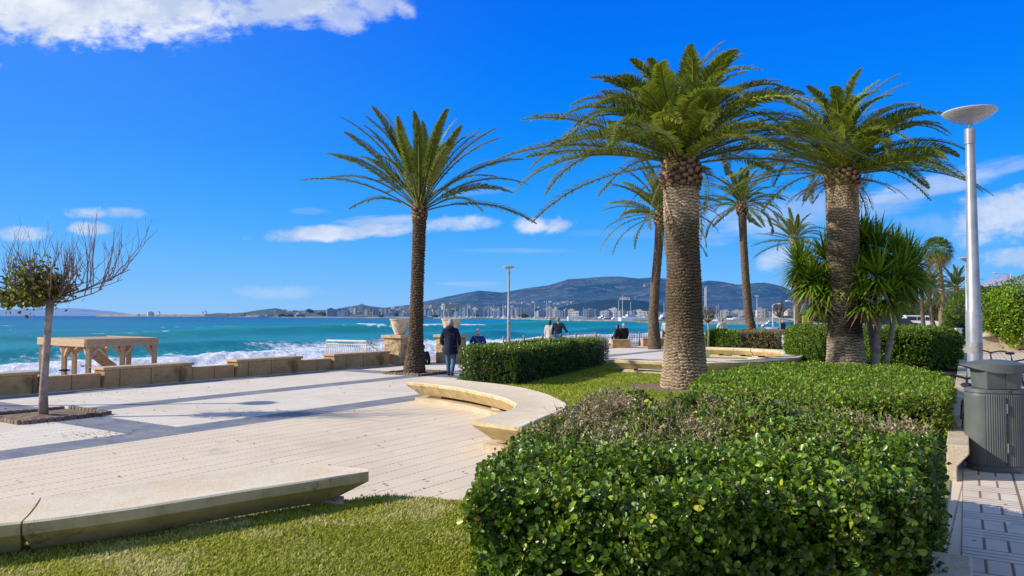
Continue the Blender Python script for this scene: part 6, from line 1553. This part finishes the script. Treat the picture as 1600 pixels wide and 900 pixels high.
one('hotel', 'wide brown hotel block on the ridge right of the date palm trunk', None, 706, 484, 11, 26, 'block', T_, 1900)
one('tower_block', 'slim white tower standing beside the wide brown hotel', None, 694, 486, 12, 7, 'tower', W_, 1850); one('tower_block', 'bright white tower in front of the wide brown hotel', None, 734, 484, 8, 6, 'tower', W_, 1850)
one('office_block', 'dark grey-blue square block on the left coast', None, 517, 496, 14, 13, 'block', G_, 1500); one('office_block', 'low dark grey block right of the square one on the left coast', None, 537, 496, 10, 14, 'block', G_, 1550); one('office_block', 'grey block at the left end of the built-up slope', None, 587, 496, 13, 10, 'block', G_, 1500)
one('castle', 'round reddish castle on the top of the wooded hill', None, 977, 468.5, 4, 14, 'block', T_, 1500); one('tower', 'thin tan tower right of the hill castle', None, 993, 468, 5, 3, 'tower', T_, 1500)
one('hill_monastery', 'tiny tan building high on the mountain above the castle', None, 1007, 448, 4, 6, 'tower', T_, 2500)
one('lighthouse', 'tan lighthouse tower on the left coast', None, 430, 495.3, 12, 4.4, 'tower', T_, None, 'lighthouse', 0); one('lighthouse_house', 'low tan house at the foot of the lighthouse tower', None, 423, 495.3, 5, 9, 'block', T_)
one('silo', 'white square port building on the long breakwater', None, 235, 494.3, 8, 13, 'tower', M['whitepaint'], None, 'port building', .6); one('port_shed', 'small white shed left of the square port building', None, 217, 494.3, 3.5, 4, 'tower', W_, None, 'port building', 0)
one('fort', 'long low tan fort wall on the left coast', None, 350, 495, 4.5, 50, 'block', T_, None, 'fort', 0); one('fort', 'tan building beside the left coast fort', None, 374, 494.5, 6, 16, 'block', T_, None, 'fort', 0)
one('pink_building', 'pinkish building behind the tall fan palm trunk', None, 1452, 500, 38, 26, 'block', bmat('pink_block', (.56, .38, .30), (.52, .36, .28), (.25, .2, .18), HZ, .06), 200, rz=.3, D=260)
for (u, hp_, wp_, lab) in [(903, 9, 10, 'tall white block with a flat top above the beach'), (921, 15, 11, 'grey high-rise left of the pair of tall masts'), (945, 12, 12, 'brown and white high-rise above the long white shed'), (1134, 13, 9, 'slim white high-rise left of the curved-foot palm'), (1189, 17, 12, 'tallest cream block right of the curved-foot palm'), (1234, 15, 14, 'wide white block beside the far road light')]:
    one('high_rise', lab, None, u, 497, hp_, wp_, 'block', W_ if hp_ < 14 else T_, coastY(u) * 1.7)
# long sheds and breakwaters at the water's edge
def shed(label, u0, u1, v, hp_, Dk=1.03, mat=None, name='harbour_shed'):
    a = coastY((u0 + u1) / 2) * Dk; X0, X1 = (u0 - 800) / F * a, (u1 - 800) / F * a; h = hp_ * a / F; zb = H - (v - HV) * a / F
    root = MB(); root.box((0, 0, h / 2 - 1), (X1 - X0, 12, h + 2)); root.box((0, 0, h + .0), ((X1 - X0) * .6, 8, h * .3))
    o = root.build(name, mat or M['whitepaint'], None, ((X0 + X1) / 2, a, zb)); tag(o, label, 'building')
shed('long white boat shed above the beach, right of the slim lamp post', 887, 915, 498, 3.5); shed('low white shed with a long roof at the yacht harbour', 968, 1010, 499, 3); shed('low cream shed left of the long white boat shed', 858, 885, 499, 2.5, mat=M['b_tan'])
shed('row of white pier buildings low on the water at the left coast', 490, 558, 497.2, 1.6, .97); shed('low brown terminal building behind the white pier', 550, 592, 496, 3, 1.1, M['b_tan']); shed('white terminal building with a flat roof on the right-hand shore', 1140, 1175, 501, 4, 1.3)
def mole(label, pts, hz, w_, mat):
    root = MB()
    for (a, b) in zip(pts[:-1], pts[1:]): root.beam((*a, SEA + hz / 2), (*b, SEA + hz / 2), w_, hz)
    o = root.build('breakwater', mat, None); tag(o, label, 'breakwater')
pa = lambda u, D: ((u - 800) / F * D, D)
mole('long tan breakwater reaching left from the coast under the white port building', [pa(158, 2900), pa(250, 2700), pa(345, 2450)], 8.5, 20, plain('breakwater_stone', (.42, .33, .27), (.32, .27, .24), .02, .9))
mole('dark rock mole joining the breakwater to the lighthouse coast', [pa(250, 2600), pa(420, 1900), pa(470, 1650)], 5.5, 20, plain('mole_rock', (.16, .14, .14), (.26, .22, .19), .04, .9))
for (u, v, h, lab) in [(250, 489, 7, 'thin crane on the breakwater right of the white port building'), (318, 490, 7, 'left one of two thin port cranes'), (323, 490, 8, 'right one of two thin port cranes')]:
    D_ = 2500; p = yp(u, v, D_); r_ = empty('port_crane', (p[0], D_, 0), 0, lab, 'crane'); hh = h * D_ / F
    MB().beam((0, 0, 0), (0, 0, hh), 1.6, 1.6).build('mast', M['lampgrey'], r_); MB().beam((0, 0, hh * .6), (-hh * .4, 0, hh * 1.1), 1.2, 1.2).build('jib', M['lampgrey'], r_)

# trees of the far shore (soft dark clumps among the houses)
def farclump(label, u, v, wpx_, hpx_, Dm=None, g_=None):
    q = land(u, v, Dm); w_ = wpx_ * q[1] / F; h = hpx_ * q[1] / F; n = 260; d = rand_unit(n); P_ = d * np.array([w_ / 2, w_ / 3, h / 2]) * rng.uniform(.6, 1.05, (n, 1)) + np.array([0, 0, h / 2]); P_[:, 2] = np.abs(P_[:, 2])
    V, Fq, C = leaves(P_, rand_unit(n), d, np.full(n, w_ * .13), palette(n, [(.03, .07, .05), (.05, .09, .05)], [1, 1]), False, 1.5)
    o = link('tree', np_mesh('tree', V, [Fq], C), M['far_leaf'], None, (q[0], q[1], q[2])); tag(o, label, 'tree', g_)
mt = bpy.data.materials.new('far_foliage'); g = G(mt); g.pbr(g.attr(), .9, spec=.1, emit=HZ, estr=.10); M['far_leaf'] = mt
for i in range(26): farclump('dark tree clump among the shore buildings', random.uniform(440, 860), random.uniform(486, 496), random.uniform(7, 15), random.uniform(2.5, 5), None, 'dark tree clumps on the far shore')
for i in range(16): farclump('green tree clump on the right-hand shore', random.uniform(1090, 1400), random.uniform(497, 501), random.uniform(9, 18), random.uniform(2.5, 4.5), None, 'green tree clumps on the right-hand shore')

# ================================================================== BOATS
M['mastm'] = plain('mast_paint', (.70, .72, .74), (.62, .64, .67), 1, .5); M['hullw'] = plain('white_hull', (.80, .80, .80), (.72, .72, .74), .3, .35)
def sailboat():
    root = empty('sailing_boat', (0, 0, SEA)); L = 11.0; V = []; n = 9
    for i in range(n):
        t = i / (n - 1); x = (t - .5) * L; hw = 1.7 * math.sin(math.pi * min(1, .25 + .75 * (1 - t))) ** .8 if t > 0 else 1.2
        hw = max(.05, hw * (1 - t ** 3)); V += [(x, -hw, 1.25), (x, -hw * .7, -.3), (x, hw * .7, -.3), (x, hw, 1.25)]
    Fc = [(i * 4 + j, (i + 1) * 4 + j, (i + 1) * 4 + (j + 1) % 4, i * 4 + (j + 1) % 4) for i in range(n - 1) for j in range(4)] + [(0, 1, 2, 3), ((n - 1) * 4 + 3, (n - 1) * 4 + 2, (n - 1) * 4 + 1, (n - 1) * 4)]
    MB().add(V, Fc).build('hull', M['hullw'], root); MB().prism([(-2, -.9), (1.8, -.7), (2.4, 0), (1.8, .7), (-2, .9)], 1.26, 1.8, [(-1.7, -.7), (1.3, -.5), (1.7, 0), (1.3, .5), (-1.7, .7)]).build('cabin', M['hullw'], root)
    MB().tube([(.6, 0, 1.2), (.6, 0, 15)], [.22, .14], 6).build('mast', M['mastm'], root); MB().tube([(.6, 0, 2.6), (-3.6, 0, 2.7)], .16, 6).build('boom', M['mastm'], root)
    return root
sb = sailboat(); tag(sb, 'white sailing boat with a bare mast moored in the crowded marina', 'sailing boat', 'sailing boats moored in the marina'); first = True
random.seed(5)
for i in range(58):
    u = random.uniform(662, 862) if i < 42 else random.uniform(1064, 1105); D_ = coastY(u) * random.uniform(1.05, 1.42); o = sb if first else copy_tree(sb); first = False
    o.location = ((u - 800) / F * D_, D_, SEA); o.rotation_euler = (0, 0, random.choice([1.57, -1.57, 1.2, 1.9]) + random.uniform(-.3, .3)); s = random.uniform(.8, 1.35) * (1 if i < 42 else 1.0); o.scale = (s,) * 3
    if i >= 42: o['label'] = 'white sailing boat with a bare mast seen right of the nearest thick trunk'; o['group'] = 'sailing boats right of the nearest thick trunk'
for (u, hp_, lab) in [(966, 33, 'tall mast yacht left of the other big one below the hill castle'), (972, 40, 'tallest masted yacht below the hill castle'), (985, 30, 'masted yacht with a slanted mast below the hill castle'), (911, 20, 'lone tall mast beside the long white boat shed'), (1018, 26, 'masted yacht left of the leaning slim palm'), (1037, 30, 'masted yacht between the slim palm and the nearest thick trunk'), (1101, 27, 'large masted ship right of the nearest thick trunk'), (1119, 26, 'pair mast yacht beside the bare sapling'), (1122, 28, 'tall mast yacht right of the bare sapling')]:
    D_ = coastY(min(u, 1060)) * 1.25; o = copy_tree(sb); o.location = ((u - 800) / F * D_, D_, SEA); s = hp_ * D_ / F / 15; o.scale = (s,) * 3; o.rotation_euler = (0, 0, 1.0); o['label'] = lab; del o['group']
def yacht():
    root = empty('motor_yacht', (0, 0, SEA)); L = 24; V = []; n = 8
    for i in range(n):
        t = i / (n - 1); x = (t - .5) * L; hw = max(.1, 2.9 * (1 - t ** 3)); hz = 2.2 + 1.0 * t * t; V += [(x, -hw, hz), (x, -hw * .75, -.3), (x, hw * .75, -.3), (x, hw, hz)]
    Fc = [(i * 4 + j, (i + 1) * 4 + j, (i + 1) * 4 + (j + 1) % 4, i * 4 + (j + 1) % 4) for i in range(n - 1) for j in range(4)] + [(0, 1, 2, 3), ((n - 1) * 4 + 3, (n - 1) * 4 + 2, (n - 1) * 4 + 1, (n - 1) * 4)]
    MB().add(V, Fc).build('hull', M['hullw'], root)
    MB().prism([(-10, -2.2), (4, -2.0), (7, 0), (4, 2.0), (-10, 2.2)], 2.3, 4.6, [(-9.5, -2), (2, -1.8), (4, 0), (2, 1.8), (-9.5, 2)]).prism([(-7, -1.7), (1, -1.5), (-7 + 8, 1.5), (-7, 1.7)], 4.62, 6.4).build('superstructure', M['hullw'], root)
    MB().box((-3, 0, 3.6), (11, 4.5, .8)).build('window_band', GLASS, root); MB().tube([(-4, 0, 6.3), (-4.6, 0, 9.5)], .15, 6).build('mast', M['mastm'], root); return root
y0 = yacht(); tag(y0, 'white motor yacht moored below the wooded hill', 'motor yacht', 'white motor yachts below the wooded hill'); first = True
for i in range(13):
    u = 930 + 135 * (i + random.random()) / 13; D_ = coastY(min(u, 1060)) * random.uniform(1.08, 1.4); o = y0 if first else copy_tree(y0); first = False
    o.location = ((u - 800) / F * D_, D_, SEA); o.rotation_euler = (0, 0, random.uniform(-.6, .6) + random.choice([0, 3.14])); s = random.uniform(.45, .75); o.scale = (s,) * 3
def place_yacht(u, v, s, lab, rz=0.0):
    D_ = (H - SEA) * F / (v - HV); o = copy_tree(y0); o.location = ((u - 800) / F * D_, D_, SEA); o.scale = (s,) * 3; o.rotation_euler = (0, 0, rz); o['label'] = lab; del o['group']
place_yacht(664, 498, .8, 'white ferry-like yacht on the water just right of the date palm trunk', .2); place_yacht(412, 496.2, .9, 'small white boat off the left coast near the lighthouse', .3); place_yacht(1208, 508, .28, 'small white boat near the far beach right of the curved-foot palm', .1)

# ================================================================== SMALL LITTER OF THE PLACE
def litter(name, label, spots, pal, wts, sz, z=.004):
    Pp = []
    for (c, r, n) in spots: Pp.append(np.column_stack([rng.normal(c[0], r, n), rng.normal(c[1], r * .6, n), np.full(n, z) + rng.uniform(0, .012, n)]))
    Pp = np.concatenate(Pp); n = len(Pp); d = rand_unit(n); d[:, 2] *= .15
    V, Fq, C = leaves(Pp, nrm(d), nrm(rand_unit(n) * .4 + np.array([0, 0, 1.])), sz * rng.uniform(.5, 1.3, n), palette(n, pal, wts), True)
    o = link(name, np_mesh(name, V, [Fq], C), M['leaf_soft']); tag(o, label, 'fallen leaves', kind='stuff')
litter('fallen_leaves', 'thin scatter of dry brown leaves on the paving and in the tree pit', [(gp(165, 678)[:2], .35, 60), (gp(76, 652)[:2], .5, 130), (gp(640, 700)[:2], 2.2, 50), (gp(300, 640)[:2], 3.0, 60), (gp(560, 600)[:2], 2.5, 40), (gp(610, 765)[:2], .5, 16), (gp(1530, 790)[:2], .8, 14), (gp(250, 612)[:2], 1.6, 60)], [(.22, .13, .07), (.34, .22, .12), (.14, .09, .05)], [3, 2, 2], .045)
litter('fallen_leaves', 'few dry leaves lying on the foreground lawn', [(gp(330, 850, LZ)[:2], 1.2, 46), (gp(620, 850, LZ)[:2], .6, 26)], [(.22, .13, .07), (.40, .28, .16), (.10, .06, .035)], [3, 2, 2], .035, LZ + .03)
